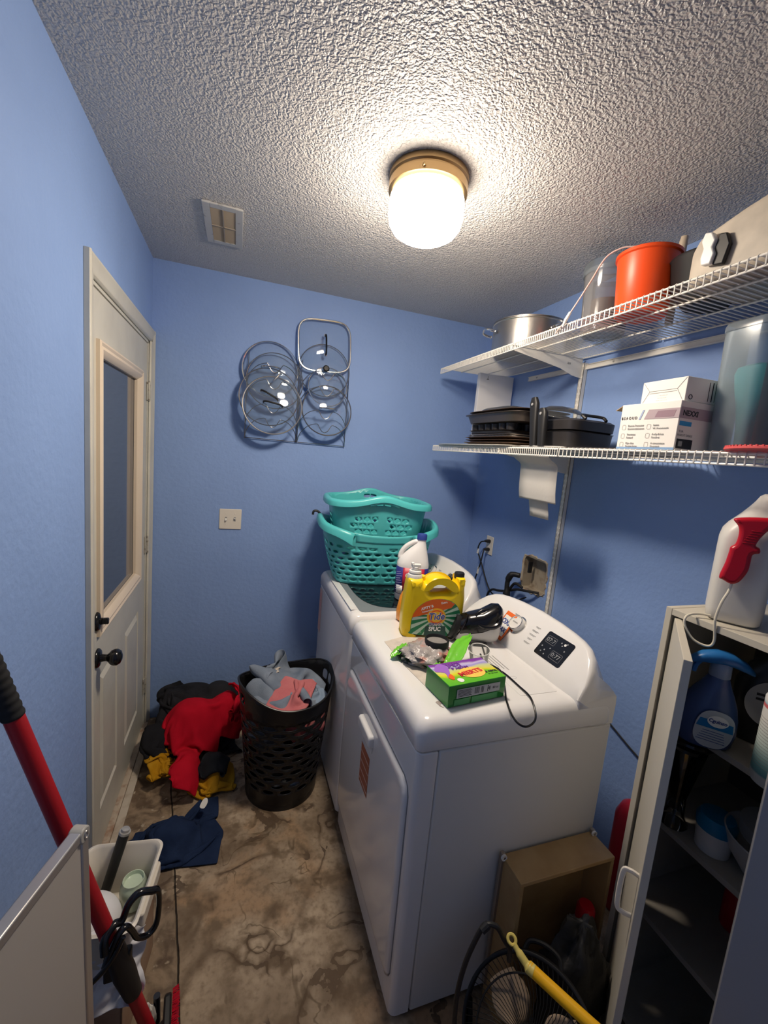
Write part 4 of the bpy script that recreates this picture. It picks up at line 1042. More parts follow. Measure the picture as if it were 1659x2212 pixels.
for k in range(20):
    th = 2*PI*k/20+.1; w_ = .075
    a, b_ = th-w_, th+w_; ea, eb = edge(a), edge(b_)
    g.add([(cxr, cyr, .0009), (cxr+ea*math.cos(a), cyr+ea*math.sin(a), .0009), (cxr+eb*math.cos(b_), cyr+eb*math.sin(b_), .0009)], [(0, 1, 2)])
g.build('label_rays', ray_m, ty, smooth=False)
ob = [p for p in lab if p[1] > .08+.30*(p[0]+.085)]
lowl = [(-.082, .080), (.062, .124)]
ban = [(-.084, .078)]+[p for p in reversed(lab) if p[1] > .082+.33*(p[0]+.084) and p[0] < .075]
ban = [(-.0845, .076), (.062, .118), (.074, .134), (.050, .1455), (.020, .1505), (-.012, .1485), (-.040, .137), (-.066, .115), (-.080, .092)]
patch('orange_banner', ban, F0 @ Matrix.Translation((0, 0, .0008)), inkorange, ty)
Bt = F0 @ Matrix.Translation((-.030, .1165, .0018)) @ Matrix.Rotation(.30, 4, 'Z')
text('label_lettering', 'APITY B', .0135, Bt, inkwhite, ty, bold=.0005)
text('label_lettering', 'Concentratel', .0078, Bt @ Matrix.Translation((-.002, -.0125, 0)), inkwhite, ty, bold=.0002)
text('label_lettering', 'Extra', .011, F0 @ Matrix.Translation((.033, .1375, .0018)) @ Matrix.Rotation(.24, 4, 'Z'), inkwhite, ty, bold=.0002)
for r, m, zz in ((.036, mat('logo yellow', (.90, .50, .02, 1), rough=.35), .0012), (.029, inkorange, .0018), (.0225, MATS['logo yellow'], .0024)):
    patch('logo_disc', [(cxr+r*math.cos(a*PI/20), cyr+r*.92*math.sin(a*PI/20)) for a in range(40)], F0 @ Matrix.Translation((0, 0, zz)), m, ty)
text('logo_lettering', 'Tide', .036, F0 @ Matrix.Translation((cxr, cyr+.001, .0032)) @ Matrix.Rotation(.06, 4, 'Z'), inkwhite, ty, bold=.0018, shear=.15, xs=.95)
text('logo_lettering', 'Tide', .036, F0 @ Matrix.Translation((cxr, cyr+.001, .0038)) @ Matrix.Rotation(.06, 4, 'Z'), inkblue, ty, bold=.0005, shear=.15, xs=.95)
text('label_lettering', 'GERTI CI', .0120, F0 @ Matrix.Translation((cxr-.002, .053, .0018)), inkwhite, ty, bold=.0014)
text('label_lettering', 'GERTI CI', .0120, F0 @ Matrix.Translation((cxr-.002, .053, .0024)), inkblue, ty, bold=.0003)
patch('dark_panel', [(-.034, .008), (.052, .008), (.046, .046), (-.030, .044)], F0 @ Matrix.Translation((0, 0, .0008)), mat('label dark green', (.01, .06, .05, 1), rough=.4), ty)
text('label_lettering', 'SFUC', .022, F0 @ Matrix.Translation((.006, .034, .002)), inkwhite, ty, bold=.0009, xs=.9)
text('label_lettering', 'Eauoou', .008, F0 @ Matrix.Translation((-.056, .022, .0018)), ray_m, ty)
# the orange bottle just behind it
t = thing('detergent_bottle', 'orange detergent bottle mostly hidden behind the yellow jug', 'bottle', (1.118, -.955, .927), rz=.2)
g = M(); g.loft(bottle_rings([(0, .045, .035, 0, 3), (.005, .052, .040, 0, 3), (.04, .056, .043, 0, 2.6), (.10, .050, .040, .004, 2.4), (.14, .034, .032, .010, 2.2), (.165, .020, .020, .014, 2), (.18, .018, .018, .014, 2)]))
g.build('bottle_body', mat('amber orange plastic', (.85, .30, .01, 1), rough=.25, sss=.1), t, angle=70)
g = M(); g.lathe([(.020, .176), (.020, .196), (.017, .2), (0, .2)], 24, cx=.014); g.build('cap', mat('orange cap', (.75, .20, .01, 1), rough=.3), t)
# black object between (grey measuring cup seen through the handle)
t = thing('measuring_cup', 'small black measuring cap behind the yellow jug handle', 'cap', (1.235, -.965, .927))
g = M(); g.lathe([(0, 0), (.028, 0), (.031, .06), (.030, .062), (.027, .06), (.025, .004), (0, .004)], 28); g.build('cup_body', blackm, t)
# black and white hand iron
t = thing('clothes_iron', 'black and white clothes iron lying beside the yellow jug', 'iron', (1.296, -1.168, .928), rz=-.30); t.scale = (.90, .90, 1.0)
ironw = mat('iron white plastic', (.62, .60, .58, 1), rough=.3)
g = M(); R = []
for x, a, zc, b_ in ((-.082, .030, .034, .030), (-.078, .036, .036, .035), (-.04, .046, .042, .040), (.02, .052, .048, .047), (.065, .050, .052, .050), (.088, .040, .056, .048), (.096, .028, .058, .040)):
    R.append([(x, yy, max(zc+zz, .002)) for yy, zz in superell(a, b_, 2.8, 32)])
g.loft(R); g.build('iron_base', ironw, t, angle=70)
g = M(); R = []
for x, a, zc, b_ in ((-.080, .030, .040, .030), (-.070, .040, .050, .042), (-.03, .050, .058, .048), (.02, .056, .070, .050), (.062, .056, .088, .056), (.088, .048, .094, .052), (.102, .030, .096, .038), (.107, .010, .097, .014)):
    R.append([(x, yy, zc+zz if zz > -.02 else zc-.02) for yy, zz in superell(a, b_, 2.4, 32)])
g.loft(R); g.build('iron_shell', blackg, t, angle=70)
g = M().at(Matrix.Translation((-.088, -.008, .050)) @ Matrix.Rotation(.35, 4, 'Y')); R = [[(x, yy, zz) for yy, zz in superell(a, b_, 2, 36)] for x, a, b_ in ((-.008, .028, .042), (-.011, .031, .046), (.004, .034, .049), (.012, .032, .047))]
g.loft(R); g.build('front_plate', blackm, t, angle=60)
g = M().at(Matrix.Translation((-.075, -.012, .052)) @ Matrix.Rotation(.55, 4, 'Y')); g.tube([(.0, yy, zz) for yy, zz in superell(.044, .060, 2, 40)], .0030, 8, closed=True); g.build('cord_ring', blackg, t)
g = M().at(Matrix.Translation((.040, -.040, .100)) @ Matrix.Rotation(.95, 4, 'X') @ Matrix.Rotation(-.15, 4, 'Y'))
R = [[(x, y, zz) for x, y in superell(a, b_, 2.2, 36)] for a, b_, zz in ((.056, .040, -.006), (.055, .039, .003), (.050, .034, .006), (.044, .028, .003), (.030, .018, -.003), (.006, .004, -.006))]
g.loft(R, cap=(False, True)); g.build('thumb_hollow', blackg, t, angle=80)
g = M(); g.box(-.03, .04, -.058, -.046, .0, .014); g.build('heel_rest', blackm, t, bevel=.003)
# packet
t = thing('stain_remover_packet', 'orange and blue packet propped against the dryer console', 'packet', (1.395, -1.165, .932), rot=(0, .60, -.05))
g = M(); P = np.array([[(.004*math.sin(y*60), y, z) for z in np.linspace(.0, .112, 9)] for y in np.linspace(-.036, .036, 9)]); g.grid(P); pk = g.build('pouch', mat('orange foil', (.85, .16, .02, 1), rough=.25), t, solid=.004)
F = frame((-.0062, 0, .056), (0, -1, 0), (0, 0, 1))
patch('white_panel', rect(-.020, .032, -.042, .040), F, inkwhite, t); text('packet_lettering', 'OXI', .028, F @ Matrix.Translation((.004, .014, .001)) @ Matrix.Rotation(-PI/2+PI/2, 4, 'Z'), inkblue, t, bold=.001)
text('packet_lettering', 'MAX', .024, F @ Matrix.Translation((.006, -.018, .001)), inkblue, t, bold=.001)
# papers under the pile
for nm, lb, pts in (('paper_sheet', 'creased tan paper sheet under the plastic packet near the dryer edge', [(.951, -1.134), (1.11, -1.075), (1.15, -1.30), (1.012, -1.411), (.977, -1.431), (.958, -1.29)]), ('paper_sheet', 'paler paper sheet mostly covered by the green box', [(1.02, -1.20), (1.13, -1.19), (1.11, -1.40), (1.008, -1.42)])):
    zz = .9262 if 'tan' in lb else .9275
    t = tag(M().prism([(x-1.05, y+1.27) for x, y in pts], 0, .0006).build(nm, paperdirty, smooth=False), lb, 'paper'); t.location = (1.05, -1.27, zz)
# plastic food-like packet with green leafy ends
rs = np.random.RandomState(11)
t = thing('crumpled_packet', 'crumpled plastic packet with pink and grey contents under the black tape roll', 'packet', (1.055, -1.285, .928), rz=.2)
from mathutils import noise as mn
def blob(name, a, b_, c_, m, parent, amp=.15, fr=18, seed=0, cen=(0, 0, 0), flat=True, sub=0):
    g = M(); n1, n2 = 40, 22; R = []
    for j in range(n2+1):
        ph = -PI/2+PI*j/n2; R.append([])
        for i in range(n1):
            th = 2*PI*i/n1; d = Vector((math.cos(th)*math.cos(ph), math.sin(th)*math.cos(ph), math.sin(ph)))
            k = 1+amp*(mn.noise(d*fr*.1+Vector((seed, 0, 0)))+.6*abs(mn.noise(d*fr*.25+Vector((0, seed, 3)))))
            p = Vector((d.x*a, d.y*b_, d.z*c_))*k+Vector(cen)
            if flat: p.z = max(p.z, .0)
            R[-1].append(tuple(p))
    g.loft(R, cap=(False, False)); return g.build(name, m, parent, weld=True, angle=80)
blob('packet_body', .078, .072, .030, mat('clouded wrap', (.36, .33, .32, 1), rough=.22, bump=(70, .005), mix=((.55, .20, .14, 1), 14, .50, .62)), t, amp=.35, fr=30, seed=2, cen=(-.005, 0, .022))
blob('dark_wrap', .082, .060, .018, mat('dark green wrap', (.02, .05, .025, 1), rough=.2, bump=(60, .004), mix=((.16, .17, .16, 1), 40, .5, .6)), t, amp=.4, fr=36, seed=5, cen=(-.018, .016, .012))
grnm = mat('bright green film', (.16, .55, .04, 1), rough=.22, bump=(60, .001), sss=.1)
def leaf(pts, wd_, cr):
    c = catmull(pts, 6); g = M(); P = []
    for k, p in enumerate(c):
        q = k/(len(c)-1); d = Vector(c[min(k+1, len(c)-1)])-Vector(c[max(k-1, 0)]); s = Vector((-d.y, d.x, 0)).normalized(); w_ = wd_*math.sin(PI*min(q*.9+.08, 1))**.7
        P.append([tuple(Vector(p)+s*w_*e+Vector((0, 0, cr*e*e+.003*math.sin(k*2.3+e*4)))) for e in (-1, -.5, 0, .5, 1)])
    g.grid(np.array(P)); return g.build('green_flap', grnm, t, solid=.0008, angle=80)
t.rotation_euler = (0, 0, 0)
leaf([(-.002, -.115, .012), (.050, -.080, .036), (.095, -.040, .060), (.150, -.005, .072)], .026, .010)
leaf([(-.125, .020, .004), (-.095, .030, .018), (-.060, .052, .030)], .016, .008)
leaf([(-.045, -.125, .004), (-.030, -.105, .020), (.0, -.085, .028)], .014, .006)
t = thing('black_tub', 'black round tape-like tub with open grey top', 'tub', (1.082, -1.280, .940))
g = M(); g.lathe([(0, 0), (.038, 0), (.040, .003), (.041, .055), (.038, .058), (.036, .055), (.035, .040), (0, .038)], 40); g.build('tub_wall', blackm, t, angle=50)
g = M(); g.lathe([(.0352, .047), (.02, .049), (0, .050)], 32, cap=(False, True)); g.build('tub_contents', mat('grey fluff', (.24, .23, .22, 1), rough=.9, bump=(120, .003)), t)
# clear cup
t = thing('plastic_cup', 'small clear plastic cup tilted behind the green box', 'cup', (1.210, -1.345, .929), rot=(.12, -.15, 0))
g = M(); g.lathe([(0, 0), (.026, 0), (.034, .057)], 40, cap=(False, False)); g.build('cup_wall', thin_glass('clear cup plastic', (.93, .93, .92), refl=.35, rough=.08, haze=.15, hazecol=(.9, .9, .88, 1)), t)
g = M(); g.tube([(.0345*math.cos(a*PI/20), .0345*math.sin(a*PI/20), .057) for a in range(40)], .0014, 6, closed=True); g.build('cup_rim', whitep, t)
# dryer sheet box
bx = thing('dryer_sheet_box', 'green dryer sheet box with purple and yellow top near the dryer corner', 'box', (1.080, -1.480, .928), rz=.115)
Wb, Db, Hb = .195, .118, .062
g = M(); g.box(-Wb/2, Wb/2, -Db/2, Db/2, 0, Hb); g.build('box_body', mat('carton green', (.012, .25, .03, 1), rough=.3, coat=.3), bx, bevel=.0015)
def topm():
    m = mat('printed carton top', (.2, .6, .05, 1), rough=.25, coat=.3); nt = m.node_tree; N, L = nt.nodes.new, nt.links.new; b = nt.nodes['Principled BSDF']
    tc = N('ShaderNodeTexCoord'); n = N('ShaderNodeTexNoise'); n.inputs['Scale'].default_value = 9; n.inputs['Detail'].default_value = 1; n.inputs['Distortion'].default_value = 1.5
    s = N('ShaderNodeSeparateXYZ'); L(tc.outputs['Object'], s.inputs[0]); L(tc.outputs['Object'], n.inputs['Vector'])
    a = N('ShaderNodeMath'); a.operation = 'MULTIPLY_ADD'; a.inputs[1].default_value = .045; L(n.outputs['Fac'], a.inputs[0]); L(s.outputs['Y'], a.inputs[2])
    r = N('ShaderNodeMapRange'); r.inputs['From Min'].default_value = -.035; r.inputs['From Max'].default_value = .085; L(a.outputs[0], r.inputs['Value'])
    c = N('ShaderNodeValToRGB'); L(r.outputs['Result'], c.inputs[0]); e = c.color_ramp.elements
    e[0].position = 0; e[0].color = (.12, .50, .03, 1); e[1].position = 1; e[1].color = (.20, .04, .30, 1)
    for p, q in ((.28, (.18, .55, .03, 1)), (.40, (.75, .70, .03, 1)), (.58, (.60, .65, .30, 1)), (.68, (.35, .30, .70, 1)), (.78, (.60, .55, .75, 1)), (.86, (.22, .06, .40, 1))):
        k = e.new(p); k.color = q
    L(c.outputs[0], b.inputs['Base Color']); return m
patch('printed_top', rect(-Wb/2+.001, Wb/2-.001, -Db/2+.001, Db/2-.001), frame((0, 0, Hb), (1, 0, 0), (0, 1, 0)), topm(), bx)
T0 = frame((0, 0, Hb+.0008), (1, 0, 0), (0, 1, 0))
patch('purple_swirl', catmull([(-.094, .02), (-.080, .045), (-.060, .055), (-.045, .040), (-.050, .015), (-.062, -.008), (-.075, -.020), (-.070, .002), (-.078, .012)], 4, closed=True), T0, mat('swirl violet', (.35, .15, .60, 1), rough=.3), bx)
patch('orange_swirl', catmull([(-.075, -.020), (-.060, -.004), (-.056, -.020), (-.066, -.034)], 4, closed=True), T0 @ Matrix.Translation((0, 0, .0004)), inkorange, bx)
patch('yellow_disc', [(.012+.042*math.cos(a*PI/16), -.012+.028*math.sin(a*PI/16)) for a in range(32)], T0 @ Matrix.Translation((0, 0, .0004)), mat('print yellow', (.90, .62, .12, 1), rough=.3), bx)
text('box_lettering', 'MIERTS', .026, T0 @ Matrix.Translation((.006, -.012, .0012)) @ Matrix.Rotation(.12, 4, 'Z'), inkred, bx, bold=.0012)
text('box_lettering', 'JADJ', .024, T0 @ Matrix.Translation((-.020, .038, .001)), mat('print violet', (.18, .05, .35, 1), rough=.3), bx, bold=.001)
text('box_lettering', 'P ASIAM', .016, T0 @ Matrix.Translation((-.010, .018, .0012)), MATS['print violet'], bx, bold=.0006)
text('box_lettering', 'B ASIOL', .012, T0 @ Matrix.Translation((.072, -.022, .001)), inkblack, bx, bold=.0003); text('box_lettering', 'lhr alfwanur', .007, T0 @ Matrix.Translation((.070, -.034, .001)), inkblack, bx)
patch('round_seal', [(-.048+.010*math.cos(a*PI/10), -.040+.010*math.sin(a*PI/10)) for a in range(20)], T0 @ Matrix.Translation((0, 0, .0004)), inkwhite, bx)
Fb = frame((0, -Db/2, 0), (1, 0, 0), (0, 0, 1))
patch('silver_panel', rect(-.072, .076, .024, .050), Fb @ Matrix.Translation((0, 0, .0014)), mat('print silver', (.55, .56, .56, 1), rough=.4), bx)
patch('pale_green_panel', rect(-.020, .070, .004, .021), Fb @ Matrix.Translation((0, 0, .0014)), mat('print mint', (.08, .40, .12, 1), rough=.4), bx)
patch('pale_green_panel', rect(-.078, -.028, .004, .021), Fb @ Matrix.Translation((0, 0, .0014)), MATS['print mint'], bx)
g = M().at(Fb)
for k in range(6): g.box(-.068, -.022-.004*(k % 2), .028+k*.0035, .0292+k*.0035, .002, .0024)
for k, (x, w_) in enumerate(((-.012, .0015), (-.009, .001), (-.006, .002), (-.002, .001), (.001, .0018), (.010, .0014), (.013, .0022), (.017, .001), (.032, .002))): g.box(x, x+w_, .029, .047, .002, .0024)
g.build('barcode', inkblack, bx, smooth=False)
text('box_lettering', '4', .018, Fb @ Matrix.Translation((.038, .037, .0022)), inkblack, bx); text('box_lettering', '80 ct', .010, Fb @ Matrix.Translation((.060, .037, .0022)), inkblack, bx)
# black cord loop
t = thing('iron_cable', 'black power cord looping over the front right dryer edge', 'cord', (1.22, -1.5, .93))
cz = lambda y: .9305 if y > -1.555 else .9305-(abs(y+1.555)*.35)
pts = [(1.300, -1.22), (1.265, -1.30), (1.242, -1.36), (1.262, -1.41), (1.263, -1.488), (1.257, -1.555), (1.232, -1.612), (1.189, -1.632), (1.166, -1.612), (1.174, -1.557), (1.225, -1.469), (1.255, -1.40), (1.235, -1.345), (1.250, -1.29)]
g = M(); g.tube(catmull([(x-1.22, y+1.5, cz(y)-.93+(.004 if k > 10 else 0)) for k, (x, y) in enumerate(pts)], 8), .0030, 8); g.build('cable_run', blackg, t)
# smear on the enamel
t = tag(M().prism(catmull([(0, 0), (.012, .006), (.02, .0), (.03, .004), (.018, -.006), (.008, -.014), (.012, -.028), (.004, -.020), (.002, -.008)], 3, closed=True), 0, .0005).build('lint_scrap', mat('grey lint', (.35, .30, .28, 1), rough=.9), smooth=False), 'tiny scrap of grey lint on the dryer top beside the green box', 'lint'); t.location = (.972, -1.515, .9258)

# ================================================================ OUTLET, CORDS, WALL HOLE
t = thing('wall_outlet', 'white duplex outlet plate on the right wall beside the corner', 'outlet', (W, -.247, 1.085))
g = M(); g.box(-.006, -.0002, -.036, .036, -.058, .058); g.build('cover_plate', creamp, t, bevel=.003)
def plug(label, y, z, pts, r=.0042):
    t = thing('power_plug', label, 'plug', (W-.006, y, z))
    g = M(); g.loft([[(x, yy, zz) for yy, zz in superell(a, b_, 3, 16)] for x, a, b_ in ((-.0005, .013, .010), (-.014, .013, .010), (-.028, .009, .008), (-.036, .005, .005))]); g.build('plug_body', blackm, t)
    P = catmull([(-.034, 0, 0)]+[(x-(W-.006), yy-y, zz-z) for x, yy, zz in pts], 8)
    g = M(); g.tube(P, r, 8); g.build('cable_run', blackm, t)
    return t
p1 = plug('upper black plug in the outlet, its cord crossing behind the dryer', -.247, 1.112, [(1.885, -.215, 1.095), (1.88, -.205, 1.04), (1.885, -.265, .96), (1.885, -.33, .88), (1.89, -.385, .83), (1.89, -.45, .83), (1.885, -.60, .855), (1.89, -.70, .91)])
p2 = plug('lower black plug in the outlet with a white tag on its cord', -.247, 1.060, [(1.885, -.255, 1.03), (1.88, -.25, .97), (1.88, -.225, .90), (1.88, -.205, .83), (1.88, -.20, .76), (1.88, -.20, .66)])
for par, (x, y, z), h_ in ((p1, (1.878, -.212, 1.055), .03), (p2, (1.878, -.238, .945), .045)):
    g = M(); o0 = par.location; g.add([(x-o0.x, y-o0.y-.008, z-o0.z), (x-o0.x, y-o0.y+.008, z-o0.z), (x-o0.x-.004, y-o0.y+.010, z-o0.z-h_), (x-o0.x-.004, y-o0.y-.010, z-o0.z-h_)], [(0, 1, 2, 3)]); g.build('cord_tag', paper, par, smooth=False, solid=.001)
t = thing('junction_box', 'worn grey-brown box lining of the hole in the wall behind the machines', 'wall box', (W, (HY0+HY1)/2, (HZ0+HZ1)/2))
boxm = mat('grimy box lining', (.36, .31, .24, 1), rough=.75, mix=((.16, .11, .07, 1), 18, .5, .75)); a, b_ = (HY1-HY0)/2, (HZ1-HZ0)/2
g = M(); g.box(.055, .060, -a, a, -b_, b_); g.box(0, .06, -a, -a+.004, -b_, b_); g.box(0, .06, a-.004, a, -b_, b_); g.box(0, .06, -a, a, b_-.004, b_); g.box(0, .06, -a, a, -b_, -b_+.004)
g.build('box_lining', boxm, t, smooth=False)
g = M(); P = []
rs = random.Random(5); out = []
for k in range(40):
    th = 2*PI*k/40; c, s = math.cos(th), math.sin(th); kk = (abs(c)**6+abs(s)**6)**(-1/6); out.append((a*c*kk, b_*s*kk, rs.uniform(.002, .011)))
g.loft([[(-.001, y, z) for y, z, d in out], [(-.004, y*(1+d/a), z*(1+d/b_)) for y, z, d in out], [(-.0005, y*(1+1.5*d/a), z*(1+1.5*d/b_)) for y, z, d in out]], cap=(False, False)); g.build('torn_edge', mat('torn drywall paper', (.45, .38, .28, 1), rough=.9, mix=((.25, .12, .06, 1), 30, .5, .7)), t, smooth=False, solid=.001)
g = M(); g.box(-.001, .02, .045, .055, .0, .06); g.build('dark_slot', blackm, t, smooth=False)
t = thing('dryer_cable', 'thick black dryer cord running out of the wall hole', 'cord', (1.89, -.63, .93))
g = M()
g.tube(catmull([(.035, -.12, .02), (.0, -.07, .015), (-.01, 0, .0), (-.012, .08, -.035), (-.012, .16, -.06), (-.012, .22, -.075), (-.012, .26, -.12), (-.012, .27, -.25)], 6), .0068, 10)
g.tube(catmull([(.0, -.03, .02), (-.012, .01, .03), (-.016, .035, .01), (-.02, .06, -.04), (-.02, .10, -.12), (-.02, .12, -.22)], 6), .0075, 10)
g.build('cable_run', blackm, t)
t = thing('vent_hose', 'black sagging hose end hanging below the wall hole', 'hose', (1.88, -.60, .93))
g = M(); g.tube(catmull([(.015, -.02, .075), (-.01, .015, .07), (-.02, .03, .03), (-.022, .025, -.03), (-.02, .02, -.12), (-.02, .02, -.22)], 6), [.014]*6+[.017]*6+[.013]*6+[.020]*6+[.026]*7, 14); g.build('hose_run', blackm, t)
t = tag(M().tube(catmull([(0, .22, .08), (0, .06, .03), (0, -.03, 0), (0, -.12, -.03), (0, -.2, -.09)], 6), .0032, 8).build('wall_cable', blackm), 'thin black cable sagging across the wall between dryer and cabinet', 'cable'); t.location = (W-.006, -1.33, .54)
# ================================================================ CLOTHES AND HAMPER
def fabric(name, c1, c2=None, sc=260):
    return mat(name, c1, rough=.92, spec=.15, bump=(sc, .0009, 4), mix=((c2, 14, .35, .7) if c2 else None))
def garment(name, label, cat, P, m, mask=None, group=None, th=.004):
    o = tuple(P.reshape(-1, 3).mean(0)); o = (o[0], o[1], max(P[..., 2].min(), 0)); Q = P-np.array(o)
    g = M(); g.grid(Q, mask); ob = g.build(name, m, None, solid=th, sub=2 if P.shape[0] < 30 else 1, angle=180); ob.location = o
    return tag(ob, label, cat, group)
def gauss(x, y, cx, cy, rx, ry, h_, p=2): return h_*np.exp(-(((x-cx)/rx)**2+((y-cy)/ry)**2)**p)
HX, HY = .683, -.640
def room_clip(P):
    P[..., 0] = np.maximum(P[..., 0], .022); P[..., 1] = np.minimum(P[..., 1], -.012)
    dx, dy = P[..., 0]-HX, P[..., 1]-HY; r = np.hypot(dx, dy)+1e-9; R = .178+.045*np.clip(P[..., 2]/.55, 0, 1); inside = (r < R)
    P[..., 0] = np.where(inside, HX+dx/r*R, P[..., 0]); P[..., 1] = np.where(inside, HY+dy/r*R, P[..., 1])
def pile_col(hf, off=.006):
    def col(P):
        room_clip(P); z = hf(P[..., 0], P[..., 1])+off; hit = P[..., 2] < z; P[..., 2] = np.maximum(P[..., 2], z); return hit
    return col
hA = lambda x, y: gauss(x, y, .25, -.20, .20, .16, .27)
A = cloth(.95, .75, 58, 46, lambda x, y: (.24+x, -.22+y, .34), pile_col(hA), seed=4, squeeze=(.55, .5), amp=.08, iters=110)
garment('jacket', 'black jacket heaped at the back of the floor pile against the wall', 'jacket', A, fabric('black cloth', (.010, .010, .012, 1), (.025, .025, .03, 1)), group='clothes piled on the floor')
hA2 = lambda x, y: np.maximum(gauss(x, y, .38, -.20, .11, .09, .285), gauss(x, y, .12, -.36, .09, .12, .17))
A = cloth(.42, .40, 36, 34, lambda x, y: (.38+x, -.20+y, .35), pile_col(hA2), seed=9, squeeze=(.6, .6), amp=.04, iters=80)
garment('sweatshirt', 'charcoal grey garment folded on top of the black jacket', 'sweatshirt', A, fabric('charcoal cloth', (.022, .023, .027, 1)), group='clothes piled on the floor')
A = cloth(.45, .50, 36, 38, lambda x, y: (.12+x, -.34+y, .26), pile_col(hA2), seed=12, squeeze=(.5, .6), amp=.05, iters=90)
garment('trousers', 'dark grey cloth beside the door between black jacket and mustard cloth', 'trousers', A, fabric('dark grey cloth', (.014, .014, .017, 1)), group='clothes piled on the floor')
musm = fabric('mustard cloth', (.42, .20, .006, 1), (.50, .27, .02, 1))
hM = lambda x, y: np.maximum(gauss(x, y, .12, -.47, .08, .09, .10), gauss(x, y, .38, -.56, .07, .07, .11))
A = cloth(.30, .30, 30, 30, lambda x, y: (.145+x, -.49+y*.9+.3*x, .16), pile_col(hM), seed=22, squeeze=(.45, .45), amp=.08, iters=100)
garment('shirt', 'mustard yellow cloth on the floor beside the door sill', 'shirt', A, musm, group='clothes piled on the floor')
A = cloth(.40, .36, 36, 34, lambda x, y: (.37+x*.8, -.57+y, .17), pile_col(hM), seed=25, squeeze=(.5, .5), amp=.05, iters=100)
garment('shirt', 'mustard yellow and dark cloth on the floor between red shirt and hamper', 'shirt', A, musm, group='clothes piled on the floor')
A = cloth(.22, .18, 20, 18, lambda x, y: (.385+x*.8, -.58+y, .20), pile_col(lambda x, y: hM(x, y)+gauss(x, y, .385, -.58, .06, .05, .03)), seed=2, squeeze=(.6, .6), amp=.02, iters=60)
garment('sock', 'small dark cloth lying on the mustard garment near the hamper', 'cloth', A, fabric('near black cloth', (.016, .018, .022, 1)), group='clothes piled on the floor')
redm = fabric('red cloth', (.50, .006, .022, 1), (.40, .004, .016, 1))
hR = lambda x, y: np.maximum(np.maximum(gauss(x, y, .27, -.34, .15, .13, .27), gauss(x, y, .42, -.30, .10, .10, .27)), gauss(x, y, .25, -.56, .08, .15, .13))
def rplace(x, y):       # hangs from the hump down to the floor
    return (.30+x, -.42+y*1.0, .36+.45*min(y, 0)*0)
A = cloth(.50, .62, 44, 54, lambda x, y: (.31+x-.12*min(y+.05, 0)*-1, -.44+y, .36 if y > -.1 else .36+1.2*(y+.1)), pile_col(hR), seed=31, squeeze=(.72, .80), amp=.05, iters=120)
msk = np.ones((44, 54), bool)
for i in range(44):
    for j in range(54):
        u, v = i/43, j/53
        if v < .38 and (u < .24 or u > .60): msk[i, j] = False
        if v < .5 and u > .78: msk[i, j] = False
garment('sweatshirt', 'red sweatshirt draped over the pile with one sleeve on the floor', 'sweatshirt', A, redm, mask=msk, group='clothes piled on the floor')
A = cloth(.26, .30, 26, 28, lambda x, y: (.47+x*.5, -.36+y*.8, .40), pile_col(lambda x, y: gauss(x, y, .44, -.34, .07, .12, .33)), seed=35, squeeze=(.6, .7), amp=.05, iters=80)
garment('shirt', 'red cloth bunched between the pile and the black hamper', 'shirt', A, redm, group='clothes piled on the floor')
navm = fabric('navy cloth', (.010, .020, .055, 1), (.016, .03, .075, 1))
hN = lambda x, y: gauss(x, y, .245, -.86, .09, .07, .075)
A = cloth(.52, .42, 48, 40, lambda x, y: (.235+x, -.865+y+.25*x, .10), pile_col(hN), seed=44, squeeze=(.60, .58), amp=.05, iters=120)
nv = garment('shirt', 'navy blue cloth lying alone on the floor in front of the pile', 'shirt', A, navm)
t = tag(M().prism(catmull([(-.014, -.012), (-.006, .016), (.008, .022), (.014, .006), (.004, -.016)], 4, closed=True), 0, .003).build('white_tag', paper), 'small white scrap at the right corner of the navy cloth', 'paper'); t.location = (.352, -.765, .070); t.rotation_euler = (.5, .3, 0)

# hamper
hp = thing('laundry_hamper', 'tall black perforated plastic laundry hamper full of clothes', 'laundry hamper', (HX, HY, 0))
hamm = mat('black hamper plastic', (.011, .011, .012, 1), rough=.36, spec=.5)
HT = D(16)
def hrim(th): return .500+.062*abs(math.cos(th-HT))**3.0
def hsurf(u, v):
    th = 2*PI*u; z1 = hrim(th); z = .008+(z1-.008)*v if v > .86 else .008+(.505-.008)*v
    if v > .86:
        q = (v-.86)/.14; za = .008+.497*.86; z = za+(z1-za)*q
    r = .158+.048*min(z/.5, 1.15)
    return (r*math.cos(th), r*math.sin(th), z)
g = M(); vs = [.145+.0645*k for k in range(12)]
g.cells(hsurf, 14, vs, hole=(.62, .66), pw=2, q=5, skip=lambda u, j: False)
g.cells(hsurf, 14, [0, .05, .145], hole=(.1, .1), brick=False, q=5, skip=lambda u, j: True)
g.cells(hsurf, 56, [vs[-1], .8601], hole=(.1, .1), brick=False, q=5, skip=lambda u, j: True)
def hskip(u, j):
    a = abs(((u-HT/(2*PI)) % 1)); b_ = min(a, 1-a); c_ = abs(a-.5); return not (j == 1 and (b_ < .045 or c_ < .045))
g.cells(hsurf, 26, [.86, .90, .965, 1.0], hole=(.86, .8), pw=3, brick=False, q=5, skip=hskip)
g.build('hamper_wall', hamm, hp, weld=True, solid=.003, angle=60)
g = M(); g.lathe([(0, .004), (.15, .004), (.160, .0), (.162, .012), (.160, .03), (.158, .03)], 48, cap=(False, False)); g.build('hamper_base', hamm, hp, solid=.002)
g = M(); pts = [hsurf(k/96, 1.0) for k in range(96)]; g.tube([(x*1.006, y*1.006, z) for x, y, z in pts], .0045, 8, closed=True); g.build('hamper_rim', hamm, hp)
